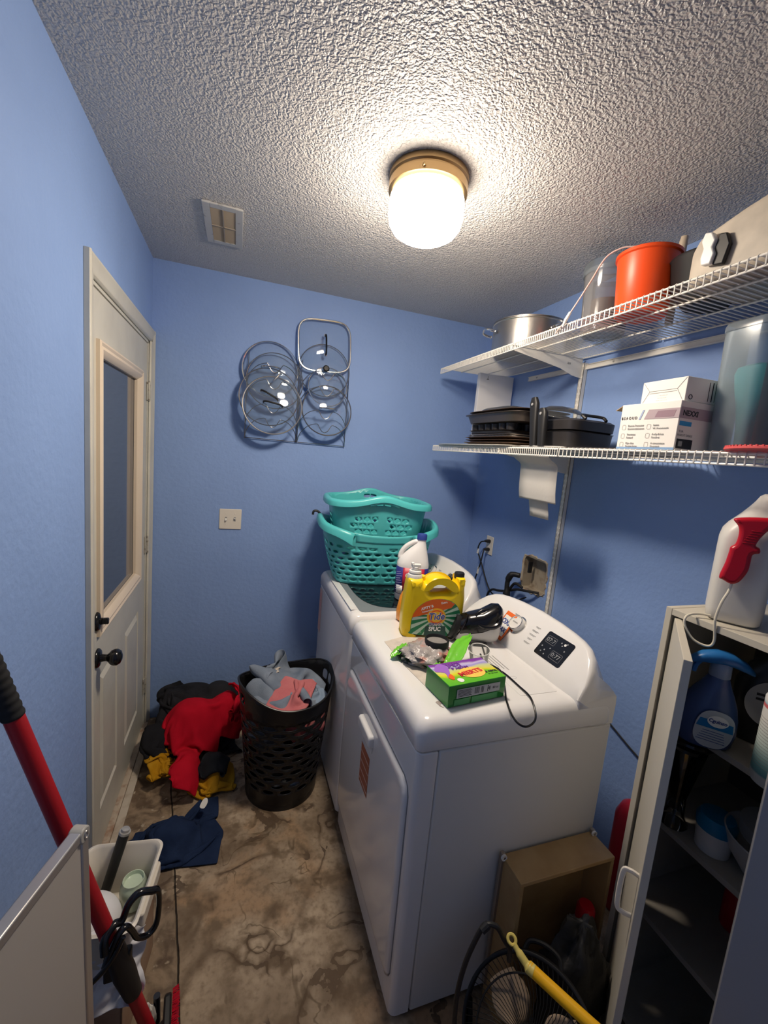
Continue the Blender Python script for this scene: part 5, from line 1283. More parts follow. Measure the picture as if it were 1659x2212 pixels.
# clothes inside
def ham_col(hf):
    def col(P):
        dx, dy = P[..., 0]-HX, P[..., 1]-HY; r = np.hypot(dx, dy)+1e-9; R = .150+.044*np.clip(P[..., 2]/.5, 0, 1); out = r > R
        P[..., 0] = np.where(out, HX+dx/r*R, P[..., 0]); P[..., 1] = np.where(out, HY+dy/r*R, P[..., 1])
        z = hf(P[..., 0], P[..., 1]); hit = P[..., 2] < z; P[..., 2] = np.maximum(P[..., 2], z); return hit | out
    return col
G = 'clothes in the black hamper'
greyb = fabric('blue grey jersey', (.17, .21, .27, 1), (.24, .28, .34, 1))
pink = fabric('dusty pink cloth', (.52, .15, .16, 1), (.60, .20, .20, 1)); lblue = fabric('pale blue cloth', (.27, .35, .46, 1)); navy2 = fabric('deep navy cloth', (.008, .010, .028, 1))
hmound = lambda x, y: .44+.06*np.exp(-(((x-HX)/.16)**2+((y-HY-.04)/.16)**2))
def incloth(name, label, cat, w, h_, c, seed, m, sq=.62, amp=.05, hf=None, n=22, it=110, grp=G):
    A = cloth(w, h_, n, int(n*h_/w), lambda x, y: (c[0]+x, c[1]+y, c[2]), ham_col(hf or hmound), seed=seed, squeeze=(sq, sq), amp=amp, iters=it)
    return garment(name, label, cat, A, m, group=grp)
incloth('shirt', 'pale blue grey jersey shirt piled highest at the back of the hamper', 'shirt', .54, .50, (HX-.02, HY+.06, .62), 3, greyb, sq=.52, amp=.08, hf=lambda x, y: hmound(x, y)+.045*np.exp(-(((x-HX+.06)/.09)**2+((y-HY-.08)/.08)**2)))
incloth('trousers', 'pale blue cloth standing up at the right side of the hamper', 'trousers', .24, .26, (HX+.135, HY+.02, .60), 8, lblue, sq=.62, amp=.06)
incloth('shirt', 'dusty pink shirt at the front of the hamper', 'shirt', .30, .20, (HX+.045, HY-.125, .55), 14, pink, sq=.62, amp=.05, hf=lambda x, y: hmound(x, y)+.03)
incloth('shirt', 'very dark navy cloth at the left front of the hamper', 'shirt', .30, .28, (HX-.105, HY-.04, .55), 17, navy2, sq=.62, amp=.06)
incloth('sock', 'small white sock peeking out between the navy and pink clothes', 'sock', .10, .08, (HX-.07, HY-.125, .52), 19, fabric('white cloth', (.62, .58, .52, 1)), sq=.6, amp=.02, n=14, it=50)
incloth('towel', 'cream patterned cloth inside the collar of the topmost jersey', 'towel', .11, .07, (HX-.055, HY+.05, .64), 23, fabric('cream cloth', (.58, .52, .44, 1)), sq=.55, amp=.04, n=18, it=60, hf=lambda x, y: hmound(x, y)+.05)
def lump(name, label, cat, c, a, b_, z0, z1, m, seed):
    t = blob(name, a, b_, (z1-z0)/2, m, None, amp=.16, fr=30, seed=seed, flat=False); t.location = (c[0], c[1], (z0+z1)/2); return tag(t, label, cat, G)
lump('shirt', 'pink clothing seen through the upper right holes of the hamper', 'shirt', (HX+.070, HY-.062), .098, .092, .27, .47, pink, 3)
lump('shirt', 'grey clothing seen through the upper left holes of the hamper', 'shirt', (HX-.078, HY-.050), .098, .092, .24, .47, fabric('mid grey cloth', (.12, .14, .17, 1)), 6)
lump('trousers', 'dark clothing filling the lower part of the hamper', 'trousers', (HX, HY), .135, .135, .03, .30, fabric('inky cloth', (.012, .013, .016, 1)), 9)
lump('cloth', 'pale cloth low behind the front holes of the hamper', 'cloth', (HX-.03, HY-.105), .045, .035, .09, .14, fabric('pale grey cloth', (.30, .32, .33, 1)), 12)
lump('cloth', 'light blue cloth low behind the right front holes of the hamper', 'cloth', (HX+.035, HY-.115), .035, .03, .085, .12, lblue, 15)

# ================================================================ LEFT FOREGROUND
# framed board
ax, ay, AZ = .1675, -1.597, .808
t = thing('framed_board', 'pale board with satin metal frame leaning at the bottom left', 'board', (ax, ay, 0), rz=0)
yaw_ = math.radians(17.2); ux, uy = -math.sin(yaw_), -math.cos(yaw_)      # towards the camera
nx, ny = math.cos(yaw_), -math.sin(yaw_)
Bm = frame((0, 0, 0), (ux, uy, 0), (0, 0, 1))     # x along board to camera, y up, z normal
if (Bm.to_3x3() @ Vector((0, 0, 1))).dot(Vector((nx, ny, 0))) < 0: sgn = -1
else: sgn = 1
LB = .50
tiltm = Matrix.Identity(4)
for k in range(1): tiltm = Matrix.Translation((0, AZ, 0)) @ Matrix.Rotation(-.022*sgn, 4, 'X') @ Matrix.Translation((0, -AZ, 0))
X = Bm @ tiltm
g = M().at(X); g.box(.010, LB-.01, .02, AZ-.012, -.009, .004); g.build('board_face', mat('pale board face', (.50, .46, .41, 1), rough=.55), t, smooth=False)
g = M().at(X)
g.box(.014, LB-.014, AZ-.020, AZ, -.012, .012); g.box(.0, .020, .0, AZ-.014, -.012, .012); g.box(LB-.02, LB, 0, AZ-.014, -.012, .012); g.box(.02, LB-.02, 0, .02, -.012, .012)
g.build('frame', alum, t, bevel=.003)
g = M().at(X)
for xx in (.0, LB): 
    o = rrect(xx-.003 if xx == 0 else xx-.026, xx+.026 if xx == 0 else xx+.003, AZ-.028, AZ+.003, .012, 5); g.prism(o, -.0135, .0135)
cn = g.build('corner_cap', mat('grey corner plastic', (.42, .41, .38, 1), rough=.4), t, bevel=.003)
g = M().at(X @ Matrix.Translation((.010, AZ-.013, .0138*sgn))); g.tube([(x, y, 0) for x, y in superell(.0042, .0075, 2, 20)], .0016, 6, closed=True); g.build('slot_ring', alum, cn)
# red pole with bracket
t = thing('mop', 'mop with a thick red pole and black grip leaning across the left wall', 'mop', (.30, -1.487, 0))
p_top = Vector((.0235, -1.565, 1.118)); p_bot = Vector((.294, -1.475, .0)); base = Vector((.30, -1.487, 0)); dirp = (p_top-p_bot).normalized()
P_ = lambda z: tuple(p_bot+dirp*((z-p_bot.z)/dirp.z)-base)
g = M(); g.tube([P_(.0), P_(.33)], .0155, 20); g.tube([P_(.33), P_(1.04)], .0172, 24); g.build('tube', redpole, t, angle=50)
g = M(); pts = [P_(1.03+k*.0035) for k in range(38)]; g.tube(pts, [.0188+.0010*math.sin(k*1.35) for k in range(38)], 20); g.build('foam_grip', mat('black ribbed foam', (.014, .014, .015, 1), rough=.8), t, angle=80)
br = M(); br.tube([P_(.225), P_(.30), P_(.385)], [.020, .025, .022], 20); sl = br.build('clip_sleeve', blackm, t, angle=50)
C0 = base
g = M()
def W2(pts): return [tuple(Vector((p[0]+.012, p[1]-.044, p[2]+.053))-C0) for p in pts]
g.tube(catmull(W2([(.18, -1.500, .365), (.178, -1.49, .395), (.192, -1.47, .405), (.205, -1.46, .400), (.216, -1.45, .428), (.236, -1.44, .442), (.262, -1.43, .430), (.274, -1.42, .415), (.277, -1.42, .37), (.272, -1.425, .325), (.255, -1.435, .312), (.236, -1.45, .330), (.226, -1.46, .365), (.216, -1.47, .392), (.203, -1.48, .388), (.190, -1.49, .36), (.180, -1.50, .33)]), 5), .0068, 10, flat=1.3)
g.tube(catmull(W2([(.215, -1.49, .39), (.196, -1.50, .35), (.170, -1.51, .325), (.140, -1.52, .31), (.10, -1.53, .30)]), 5), .0055, 8)
g.build('hook_loops', blackg, t, angle=70)
g = M().at(Matrix.Translation(Vector((.205, -1.495, .325))-C0)); g.prism([(-.026, -.014), (.030, -.010), (.032, .010), (-.024, .014)], -.035, .035); g.build('clip_body', blackm, t, bevel=.004)
# white tub on a cardboard box
t = thing('cardboard_box', 'open tan cardboard box on the floor at the bottom left', 'box', (.13, -1.33, 0), rz=-.12)
a, b_, hh = .095, .125, .215
g = M(); g.box(-a, a, -b_, -b_+.004, 0, hh); g.box(-a, a, b_-.004, b_, 0, hh); g.box(-a, -a+.004, -b_, b_, 0, hh); g.box(a-.004, a, -b_, b_, 0, hh); g.box(-a, a, -b_, b_, 0, .004)
g.build('box_walls', mat('warm cardboard', (.40, .28, .19, 1), rough=.8, mix=((.33, .20, .13, 1), 9, .4, .65)), t, smooth=False)
t = thing('yellow_bag', 'yellow plastic bag inside the cardboard box', 'bag', (.17, -1.40, .006))
blob('bag_body', .03, .03, .05, mat('yellow film', (.62, .50, .05, 1), rough=.4, bump=(40, .003)), t, amp=.3, seed=4, cen=(0, 0, .05))
tb = thing('storage_tub', 'white rectangular plastic tub with rounded rim on the cardboard box', 'tub', (.150, -1.335, .222), rz=-.12)
tubm = mat('ivory tub plastic', (.74, .69, .60, 1), rough=.35)
g = M(); R = []
for ins, z in ((.018, 0), (.014, .004), (.004, .145), (-.004, .147), (-.006, .155), (0, .158), (.006, .152), (.016, .008)): R.append([(x, y, z) for x, y in rrect(-.098+ins, .098-ins, -.125+ins, .125-ins, .03, 6)])
g.loft(R); g.build('tub_wall', tubm, tb, angle=50)
g = M(); R = [[(x, y, z) for x, y in rrect(.088, .108, -.075, .075, .008, 4)] for z in (.095, .137)]; g.loft(R); g.build('side_grip', tubm, tb, bevel=.004)
t = thing('white_bowl', 'white round bowl lying tilted in the white tub', 'bowl', (.115, -1.365, .30), rot=(.45, .35, 0))
g = M(); g.lathe([(0, .058), (.03, .056), (.060, .035), (.072, .0), (.069, .0), (.056, .032), (0, .052)], 44); g.build('bowl_body', mat('white bowl glaze', (.74, .74, .76, 1), rough=.25), t, angle=50)
t = thing('glass_jar', 'pale green glass jar in the corner of the white tub', 'jar', (.195, -1.272, .235), rz=0)
g = M(); g.lathe([(0, 0), (.030, 0), (.034, .006), (.036, .05), (.033, .066), (.028, .072), (.028, .080), (.026, .080), (.024, .070), (0, .068)], 36); g.build('jar_body', mat('pale green glass', (.55, .66, .52, 1), rough=.12, sss=.2, coat=.5), t, angle=60)
t = thing('grip_bar', 'black round bar with a steel cap standing in the white tub', 'bar', (.108, -1.245, .228), rot=(-.10, .26, 0))
g = M(); g.tube([(0, 0, 0), (0, 0, .205)], [.013, .0145], 20); g.build('grip', blackm, t)
g = M(); g.tube([(0, 0, .205), (0, 0, .212)], .0155, 20); g.lathe([(0, .212), (.011, .212), (.011, .219), (0, .220)], 20); g.build('steel_cap', mat('dull steel', (.5, .48, .45, 1), rough=.5, metal=.7), t)
# white folded bag over the tub front
t = thing('plastic_bag', 'white plastic bag bunched between the tub and the red pole', 'bag', (.165, -1.462, .165))
A = cloth(.24, .22, 26, 24, lambda x, y: (.18+x, -1.465+y*.35, .27+y*.9), lambda P: P[..., 2] < -1, seed=3, squeeze=(.75, .8), amp=.02, iters=6, g=0)
g = M(); g.grid(A-np.array([.18, -1.475, .19])); g.build('bag_film', mat('white film', (.68, .68, .72, 1), rough=.4), t, solid=.0015, sub=1, angle=180)
# dustpan brush bits on the floor
t = thing('floor_brush', 'small black floor brush with red bristles at the bottom edge', 'brush', (.318, -1.46, 0), rz=.08)
g = M(); g.loft([[(x, y, z) for y, z in ((-.09, .0), (-.09, .07), (-.06, .105), (.02, .115), (.045, .085), (.05, 0))] for x in (-.014, .004)]); g.build('brush_head', blackm, t, bevel=.005)
g = M(); rs = random.Random(2)
for k in range(60):
    y = -.085+k*.0022; g.tube([(.006, y, .095-rs.random()*.004), (.020+rs.random()*.003, y+.003, .092+rs.random()*.008)], .0012, 4)
    g.tube([(.006, y, .075), (.022+rs.random()*.003, y+.003, .072+rs.random()*.006)], .0012, 4); g.tube([(.006, y, .055), (.020, y+.003, .052)], .0012, 4)
g.build('bristles', redp, t)['kind'] = 'stuff'
t = thing('metal_pole', 'short dark blue-black pole end beside the red pole at the bottom edge', 'pole', (.283, -1.415, 0), rot=(0, -.02, 0))
g = M(); g.tube([(0, 0, 0), (0, 0, .085)], .0085, 14); g.build('pole_shaft', mat('dark navy metal', (.02, .025, .04, 1), rough=.4), t)
t = tag(blob('crumpled_paper', .018, .012, .04, paper, None, amp=.3, seed=7, cen=(0, 0, .035)), 'pale crumpled paper standing between the red pole and the dark pole end', 'paper'); t.location = (.262, -1.425, 0)

# ================================================================ RIGHT SIDE: CABINET
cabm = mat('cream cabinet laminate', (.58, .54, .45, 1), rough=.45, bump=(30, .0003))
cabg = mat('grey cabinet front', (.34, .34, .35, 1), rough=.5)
cx0, cx1, cy1, cy0, CZ = 1.530, 1.915, -1.700, -2.320, 1.255
cb = thing('cabinet', 'white shelf cabinet with two open doors against the right wall', 'cabinet', (cx0, cy1, 0))
ox, oy = cx0, cy1
def cbx(name, x0, x1, y0, y1, z0, z1, m=cabm, par=cb, bev=.001): g = M(); g.box(x0-ox, x1-ox, y0-oy, y1-oy, z0, z1); return g.build(name, m, par, smooth=False, bevel=bev)
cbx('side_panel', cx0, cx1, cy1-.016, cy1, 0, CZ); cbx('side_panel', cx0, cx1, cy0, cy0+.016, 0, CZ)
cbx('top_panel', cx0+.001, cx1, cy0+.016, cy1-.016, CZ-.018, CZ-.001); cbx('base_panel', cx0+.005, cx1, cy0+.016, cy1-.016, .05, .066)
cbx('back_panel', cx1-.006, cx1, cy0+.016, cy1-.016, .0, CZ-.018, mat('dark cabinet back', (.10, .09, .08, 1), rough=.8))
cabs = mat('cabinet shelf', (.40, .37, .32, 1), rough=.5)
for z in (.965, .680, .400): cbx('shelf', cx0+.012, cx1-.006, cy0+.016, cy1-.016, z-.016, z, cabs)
def door_leaf(hinge, end, th=.016, flip=1, handle_z=None):
    h_ = Vector((*hinge, 0)); e = Vector((*end, 0)); u = (e-h_).normalized(); L_ = (e-h_).length; n = Vector((-u.y, u.x, 0))*flip
    X = Matrix((u, n, Vector((0, 0, 1)))).transposed().to_4x4(); X.translation = h_-Vector((ox, oy, 0))
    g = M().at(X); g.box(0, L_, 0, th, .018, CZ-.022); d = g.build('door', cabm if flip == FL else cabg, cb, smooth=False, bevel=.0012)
    return d, X, L_
FL = -1
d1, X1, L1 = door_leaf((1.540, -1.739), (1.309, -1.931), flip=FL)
sd = 0
# handle on the outer (room) face near the free edge
g = M().at(X1)
ys_ = -.0 if FL == 1 else 0
g.tube(catmull([(L1-.032, .016, .700), (L1-.033, .034, .702), (L1-.034, .046, .690), (L1-.034, .046, .605), (L1-.033, .034, .593), (L1-.032, .016, .595)], 6), .0042, 8, flat=1.4)
g.tube(catmull([(L1-.032, .0, .700), (L1-.033, -.018, .702), (L1-.034, -.030, .690), (L1-.034, -.030, .605), (L1-.033, -.018, .593), (L1-.032, -.0, .595)], 6), .0042, 8, flat=1.4) if False else None
g.build('door_handle', creamp, d1)
for z in (1.09, .18):
    g = M().at(X1); g.box(-.004, .012, -.004, .010, z-.028, z+.028); g.build('hinge', steel, d1, bevel=.001)
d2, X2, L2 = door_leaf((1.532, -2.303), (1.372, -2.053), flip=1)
for a_, z_, w_, h_ in ((.262, .478, .010, .030), (.268, .440, .0035, .05), (.276, .400, .0025, .03)):
    patch('paint_drip', superell(w_, h_/2, 2, 16), X2 @ frame((a_, .0162, z_), (-1, 0, 0), (0, 0, 1)), mat('dried white paint %d' % int(z_*1000), (.45, .45, .47, 1), rough=.5), d2)
# top of the cabinet: sprayer jug
un = Vector((.53, -.848, 0)); nn = Vector((-.848, -.53, 0)); jo = Vector((1.584, -1.848, 1.2555))
jc = jo+un*(-.0185)+nn*(-.085)
t = thing('sprayer_jug', 'large white sprayer jug standing on the cabinet top', 'sprayer jug', tuple(jc), rot=(0, 0, math.atan2(un.y, un.x)))
# local x = across (u), local -y ... n = local -y? u x z = n' -> local y = z x u
jugw = mat('translucent white jug', (.66, .64, .60, 1), rough=.38, sss=.12)
g = M(); R = []
for z, a, b_, oy_, p in ((0, .048, .074, 0, 4.5), (.006, .055, .082, 0, 4.5), (.03, .0575, .085, 0, 4.5), (.175, .0575, .085, 0, 4.5), (.205, .0570, .084, 0, 4.2), (.225, .0550, .081, 0, 4), (.242, .0510, .076, 0, 3.7), (.256, .0460, .069, .001, 3.4), (.268, .0405, .060, .003, 3), (.285, .034, .046, .008, 2.6), (.300, .030, .036, .010, 2.3), (.314, .028, .032, .010, 2.2), (.320, .022, .026, .010, 2.2)):
    R.append([(x+.002*(z > .25)+max(0, z-.22)*.36, y+oy_, z) for x, y in superell(a, b_, p, 44)])
g.loft(R); g.build('jug_body', jugw, t, angle=70)
tw = thing('spray_wand', 'red pistol-grip spray wand resting on the white jug front', 'spray wand', tuple(jo+nn*.020), rot=(0, 0, math.atan2(un.y, un.x)))
og = catmull([(-.054, .256), (-.035, .263), (.0, .268), (.020, .268), (.014, .248), (.006, .234), (-.002, .218), (-.006, .202), (.002, .196), (.003, .186), (-.008, .180), (-.009, .160), (-.011, .138), (-.022, .112), (-.036, .104), (-.052, .110), (-.060, .116), (-.054, .150), (-.051, .178), (-.050, .190), (-.042, .200), (-.040, .225), (-.044, .242)], 4, closed=True)
Xw = frame((0, 0, 0), (1, 0, 0), (0, 0, 1))
shape2d('pistol_grip', [og], .030, .009, redp, tw, Xw, res=4)
g = M()
for k in range(6): g.cbox((-.020+k*.0024, -.0152, .206+k*.0058), (.022, .002, .0022))
g.build('grip_ribs', mat('deep red plastic', (.30, .0, .01, 1), rough=.35), tw, bevel=.0008)
g = M(); g.prism([(p[0], p[1]) for p in ((.012, -.012), (.062, -.016), (.062, .016), (.012, .012))], .236, .268); g.build('black_sleeve', blackm, tw, bevel=.003)
g = M(); g.tube([(.06, 0, .252), (.20, 0, .256)], .006, 12); g.build('wand_tube', blackm, tw)
pt = thing('sprayer_hose', 'thin ivory hose looping from the red wand over the cabinet edge', 'hose', tuple(jo))
JL = lambda u_, z, o: tuple(un*u_+nn*o+Vector((0, 0, z)))
g = M(); g.tube(catmull([JL(-.034, .106, .020), JL(-.037, .085, .026), JL(-.046, .055, .034), JL(-.051, .012, .038), JL(-.045, -.038, .036), JL(-.055, -.056, .036), JL(-.084, -.050, .036), JL(-.106, -.022, .034), JL(-.108, -.002, .030), JL(-.098, .0065, .016), JL(-.078, .008, -.004), JL(-.06, .008, -.01)], 8), .0030, 10); g.build('hose_run', mat('ivory hose', (.78, .72, .58, 1), rough=.3), pt)
t = thing('plastic_container', 'clear plastic container with a frosted lid beside the sprayer jug', 'container', (1.655, -1.985, 1.2555), rz=-.2)
g = M(); R = [[(x, y, z) for x, y in rrect(-.055*s, .055*s, -.07*s, .07*s, .015, 4)] for s, z in ((.9, 0), (.92, .003), (1, .060), (.97, .060), (.89, .006))]; g.loft(R); g.build('container_body', clearp, t, angle=50)
g = M(); R = [[(x, y, z) for x, y in rrect(-.055*s, .055*s, -.07*s, .07*s, .015, 4)] for s, z in ((1.10, .058), (1.12, .060), (1.12, .074), (1.0, .080), (.95, .078))]; g.loft(R); g.build('container_lid', frost, t, angle=50)
# shelf contents
ts = thing('spray_bottle', 'blue fabric spray bottle on the top cabinet shelf', 'spray bottle', (1.532, -1.842, .966), rz=-.60)
frm = mat('blue bottle plastic', (.045, .085, .22, 1), rough=.25, sss=.05)
g = M(); R = [[(x, y, z) for x, y in superell(a, b_, 2.4, 44, cx=o_)] for z, a, b_, o_ in ((0, .046, .034, 0), (.006, .058, .040, 0), (.04, .064, .044, 0), (.075, .062, .043, 0), (.105, .052, .038, .003), (.130, .040, .032, .006), (.150, .028, .027, .009), (.166, .021, .022, .011), (.172, .020, .020, .011))]
g.loft(R); g.build('bottle_body', frm, ts, angle=70)
g = M(); g.lathe([(.021, .170), (.022, .172), (.021, .200), (.017, .206), (0, .206)], 30, cx=.011); g.build('neck_collar', mat('translucent blue grey', (.25, .32, .45, 1), rough=.3), ts, angle=50)
g = M(); R = []
for x, a, zc, zz in ((-.062, .004, .190, .003), (-.052, .010, .202, .008), (-.03, .017, .212, .013), (0, .021, .217, .016), (.03, .022, .214, .015), (.06, .017, .202, .012), (.078, .008, .190, .006)):
    R.append([(x, yy, zc+q) for yy, q in superell(a, zz, 2.4, 24)])
g.loft(R); g.build('trigger_hood', mat('bright blue plastic', (.02, .15, .42, 1), rough=.3), ts, angle=70)
g = M(); g.tube(catmull([(-.028, 0, .208), (-.040, 0, .190), (-.044, 0, .172)], 4), .006, 8); g.build('trigger', MATS['bright blue plastic'], ts)
Fl = frame((0, -.0446, .055), (1, 0, 0), (0, 0, 1)) @ Matrix.Rotation(-.12, 4, 'Z')
patch('white_label', superell(.040, .046, 2.6, 40), Fl, mat('pale label', (.50, .54, .58, 1), rough=.4), ts, th=.0012)
patch('blue_band', [(-.038, .002), (.038, .002), (.034, .022), (-.034, .022)], Fl @ Matrix.Translation((0, 0, .0014)), mat('band blue', (.01, .18, .45, 1), rough=.4), ts)
patch('oval_badge', superell(.022, .014, 2, 32, cx=.002, cy=.022), Fl @ Matrix.Translation((0, 0, .0022)), inkwhite, ts)
text('label_lettering', 'Cguinzo', .0115, Fl @ Matrix.Translation((.002, .022, .003)), mat('label navy', (.03, .06, .25, 1), rough=.4), ts, bold=.0003)
g = M().at(Fl)
for k in range(5): g.box(-.030+.002*k, .030-.002*k, -.030+k*.006, -.0288+k*.006, .0012, .0016)
g.build('label_lines', MATS['label navy'], ts, smooth=False)
t = thing('dark_bottle', 'dark bottle with pale round label behind the blue spray bottle', 'bottle', (1.70, -1.875, .966), rz=-.9)
g = M(); g.loft(bottle_rings([(0, .06, .04, 0, 3), (.006, .07, .045, 0, 3), (.14, .07, .045, 0, 2.6), (.19, .05, .035, 0, 2.3), (.215, .02, .02, 0, 2), (.235, .02, .02, 0, 2)])); g.build('bottle_body', mat('black bottle', (.02, .02, .02, 1), rough=.35), t, angle=70)
Fr = frame((0, -.0462, .11), (1, 0, 0), (0, 0, 1)); patch('round_label', superell(.055, .058, 2, 40), Fr, mat('grey label', (.40, .40, .40, 1), rough=.5), t, th=.001)
g = M().at(Fr); g.box(-.035, .02, .018, .024, .001, .0015); g.box(-.035, .0, .006, .012, .001, .0015); g.build('label_lines', inkblack, t, smooth=False)
t = thing('wipes_canister', 'white and teal printed canister at the right of the top cabinet shelf', 'canister', (1.545, -1.992, .966))
g = M(); g.lathe([(0, 0), (.044, 0), (.046, .004), (.046, .185), (.044, .19), (.040, .20), (0, .205)], 44)
cm = mat('printed canister', (.70, .70, .70, 1), rough=.35)
def _can():
    nt = cm.node_tree; N, L = nt.nodes.new, nt.links.new; b = nt.nodes['Principled BSDF']
    tc = N('ShaderNodeTexCoord'); s = N('ShaderNodeSeparateXYZ'); L(tc.outputs['Object'], s.inputs[0])
    c = N('ShaderNodeValToRGB'); e = c.color_ramp.elements; mr = N('ShaderNodeMapRange'); mr.inputs['From Max'].default_value = .2; L(s.outputs['Z'], mr.inputs['Value']); L(mr.outputs['Result'], c.inputs[0])
    e[0].position = 0; e[0].color = (.5, .52, .5, 1); e[1].position = 1; e[1].color = (.72, .72, .72, 1)
    for p, q in ((.10, (.5, .52, .5, 1)), (.12, (.12, .30, .32, 1)), (.22, (.16, .38, .38, 1)), (.45, (.55, .66, .62, 1)), (.70, (.72, .72, .70, 1)), (.82, (.70, .70, .68, 1)), (.83, (.60, .12, .14, 1)), (.86, (.60, .15, .16, 1)), (.87, (.30, .50, .60, 1)), (.90, (.72, .72, .72, 1))): k = e.new(p); k.color = q
    L(c.outputs[0], b.inputs['Base Color'])
_can(); g.build('canister_body', cm, t, angle=50)
g = M()
for k in range(16):
    z = .04+k*.0068; g.lathe([(.0463, z), (.0463, z+.0011)], 44, cap=(False, False))
g.build('label_print', inkgrey, t)
# middle shelf
t = thing('black_dish', 'black dish hanging in the shade under the top cabinet shelf', 'dish', (1.575, -1.79, .905), rot=(0, 0, 0))
g = M(); g.lathe([(0, .043), (.030, .042), (.066, .036), (.068, .030), (.05, .01), (.03, 0), (0, 0)], 36); g.build('dish_body', blackg, t, angle=50)
t = thing('glass_vase', 'dim clear glass under the black dish on the middle shelf', 'glass', (1.575, -1.79, .681))
g = M(); g.lathe([(0, 0), (.032, 0), (.034, .004), (.022, .03), (.020, .08), (.038, .18), (.045, .222), (.043, .222), (.018, .08), (0, .01)], 36); g.build('glass_wall', thin_glass('smoky glass', (.75, .76, .78), refl=.5, rough=.03), t, angle=60)
t = thing('tub_of_wipes', 'small white tub with bright blue lid on the middle cabinet shelf', 'tub', (1.600, -1.875, .681))
g = M(); g.lathe([(0, 0), (.036, 0), (.040, .06), (.040, .062), (0, .062)], 36); g.build('tub_wall', whitep, t, angle=50)
g = M(); g.lathe([(.042, .058), (.043, .078), (.036, .092), (0, .095)], 36, cap=(True, False)); g.build('tub_lid', mat('cyan blue plastic', (.01, .22, .42, 1), rough=.3), t, angle=50)
t = thing('white_bowl', 'white serving bowl on the middle cabinet shelf behind a darker rim', 'bowl', (1.645, -1.975, .681))
g = M(); g.lathe([(0, 0), (.05, 0), (.085, .05), (.098, .095), (.095, .097), (.08, .052), (0, .012)], 44); g.build('bowl_body', mat('dull white ceramic', (.5, .5, .5, 1), rough=.3), t, angle=50)
g = M(); g.lathe([(.070, .097), (.072, .13), (.04, .145), (0, .148)], 40, cap=(False, True)); g.build('bowl_cover', thin_glass('dim clear plastic', (.8, .8, .82), refl=.4, rough=.1, haze=.3), t)
t = thing('red_can', 'small dark red can at the back of the lower cabinet shelf', 'can', (1.76, -1.88, .401))
g = M(); g.lathe([(0, 0), (.033, 0), (.034, .003), (.034, .11), (.030, .115), (0, .115)], 32); g.build('can_body', redp, t, angle=50)
t = thing('cable_coil', 'grey cable coiled on the cabinet floor', 'cable', (1.66, -1.95, .075))
g = M()
for k in range(4): g.tube([((.075-.004*k)*math.cos(a*PI/20), (.075+.003*k)*math.sin(a*PI/20), k*.007) for a in range(40)], .0035, 8, closed=True)
g.build('coil', mat('grey cable', (.18, .18, .17, 1), rough=.5), t)

# ================================================================ RIGHT FLOOR GROUP
t = thing('wooden_box', 'empty tan drawer standing on end against the dryer side', 'box', (1.360, -1.645, 0))
x0, x1, ya, yb, zz = -.165, .165, -.045, .045, .480
g = M(); g.box(x0, x1, ya, yb, zz-.012, zz); g.build('drawer_side', woodm, t, smooth=False, bevel=.0015)
g = M(); g.box(x0, x1, ya, yb, 0, .012); g.build('drawer_side', woodm, t, smooth=False, bevel=.0015)
g = M(); g.box(x0, x0+.012, ya, yb, .012, zz-.012); g.build('drawer_back', woodm, t, smooth=False, bevel=.0015)
g = M(); g.box(x1-.012, x1, ya, yb, .012, zz-.012); g.build('drawer_front', woodm, t, smooth=False, bevel=.0015)
g = M(); g.box(x0+.004, x1-.004, yb-.006, yb, .004, zz-.004); g.build('drawer_bottom', woodm, t, smooth=False)
for x in (x0-.003, x1-.004):
    g = M(); g.box(x-.006, x+.006, yb-.012, yb, .05, zz+.014); ra = g.build('side_runner', mat('runner metal %d' % (x > 0), (.34, .29, .24, 1), rough=.4, metal=.5), t, bevel=.002)
    g = M().at(Matrix.Translation((x, yb-.012, zz+.004)) @ Matrix.Rotation(PI/2, 4, 'X')); g.lathe([(.004, 0), (.0085, 0), (.0085, .005), (.004, .005)], 20, cap=(False, False)); g.build('runner_wheel', whitep, ra, solid=.001)
t = thing('trash_bag', 'black plastic bag slumped inside the standing drawer', 'bag', (1.375, -1.760, 0))
blob('bag_body', .092, .062, .205, mat('black bag film', (.008, .008, .009, 1), rough=.6, bump=(20, .006)), t, amp=.35, fr=24, seed=3, cen=(-.02, 0, .17))
t = thing('cleaner_bottle', 'white bottle with a red cap behind the black bag', 'bottle', (1.468, -1.672, .014))
g = M(); g.lathe([(0, 0), (.028, 0), (.030, .004), (.030, .20), (.024, .225), (.014, .235), (0, .236)], 28); g.build('bottle_body', whitep, t, angle=50)
g = M(); g.lathe([(.020, .232), (.026, .236), (.026, .29), (.020, .30), (0, .30)], 28); g.build('red_cap', redp, t, angle=50)
t = thing('red_canister', 'red canister mostly hidden between the right wall and the cabinet', 'canister', (1.845, -1.50, 0))
g = M(); g.lathe([(0, 0), (.056, 0), (.06, .006), (.06, .36), (.045, .40), (.02, .42), (0, .42)], 36); g.build('canister_body', redp, t, angle=50)
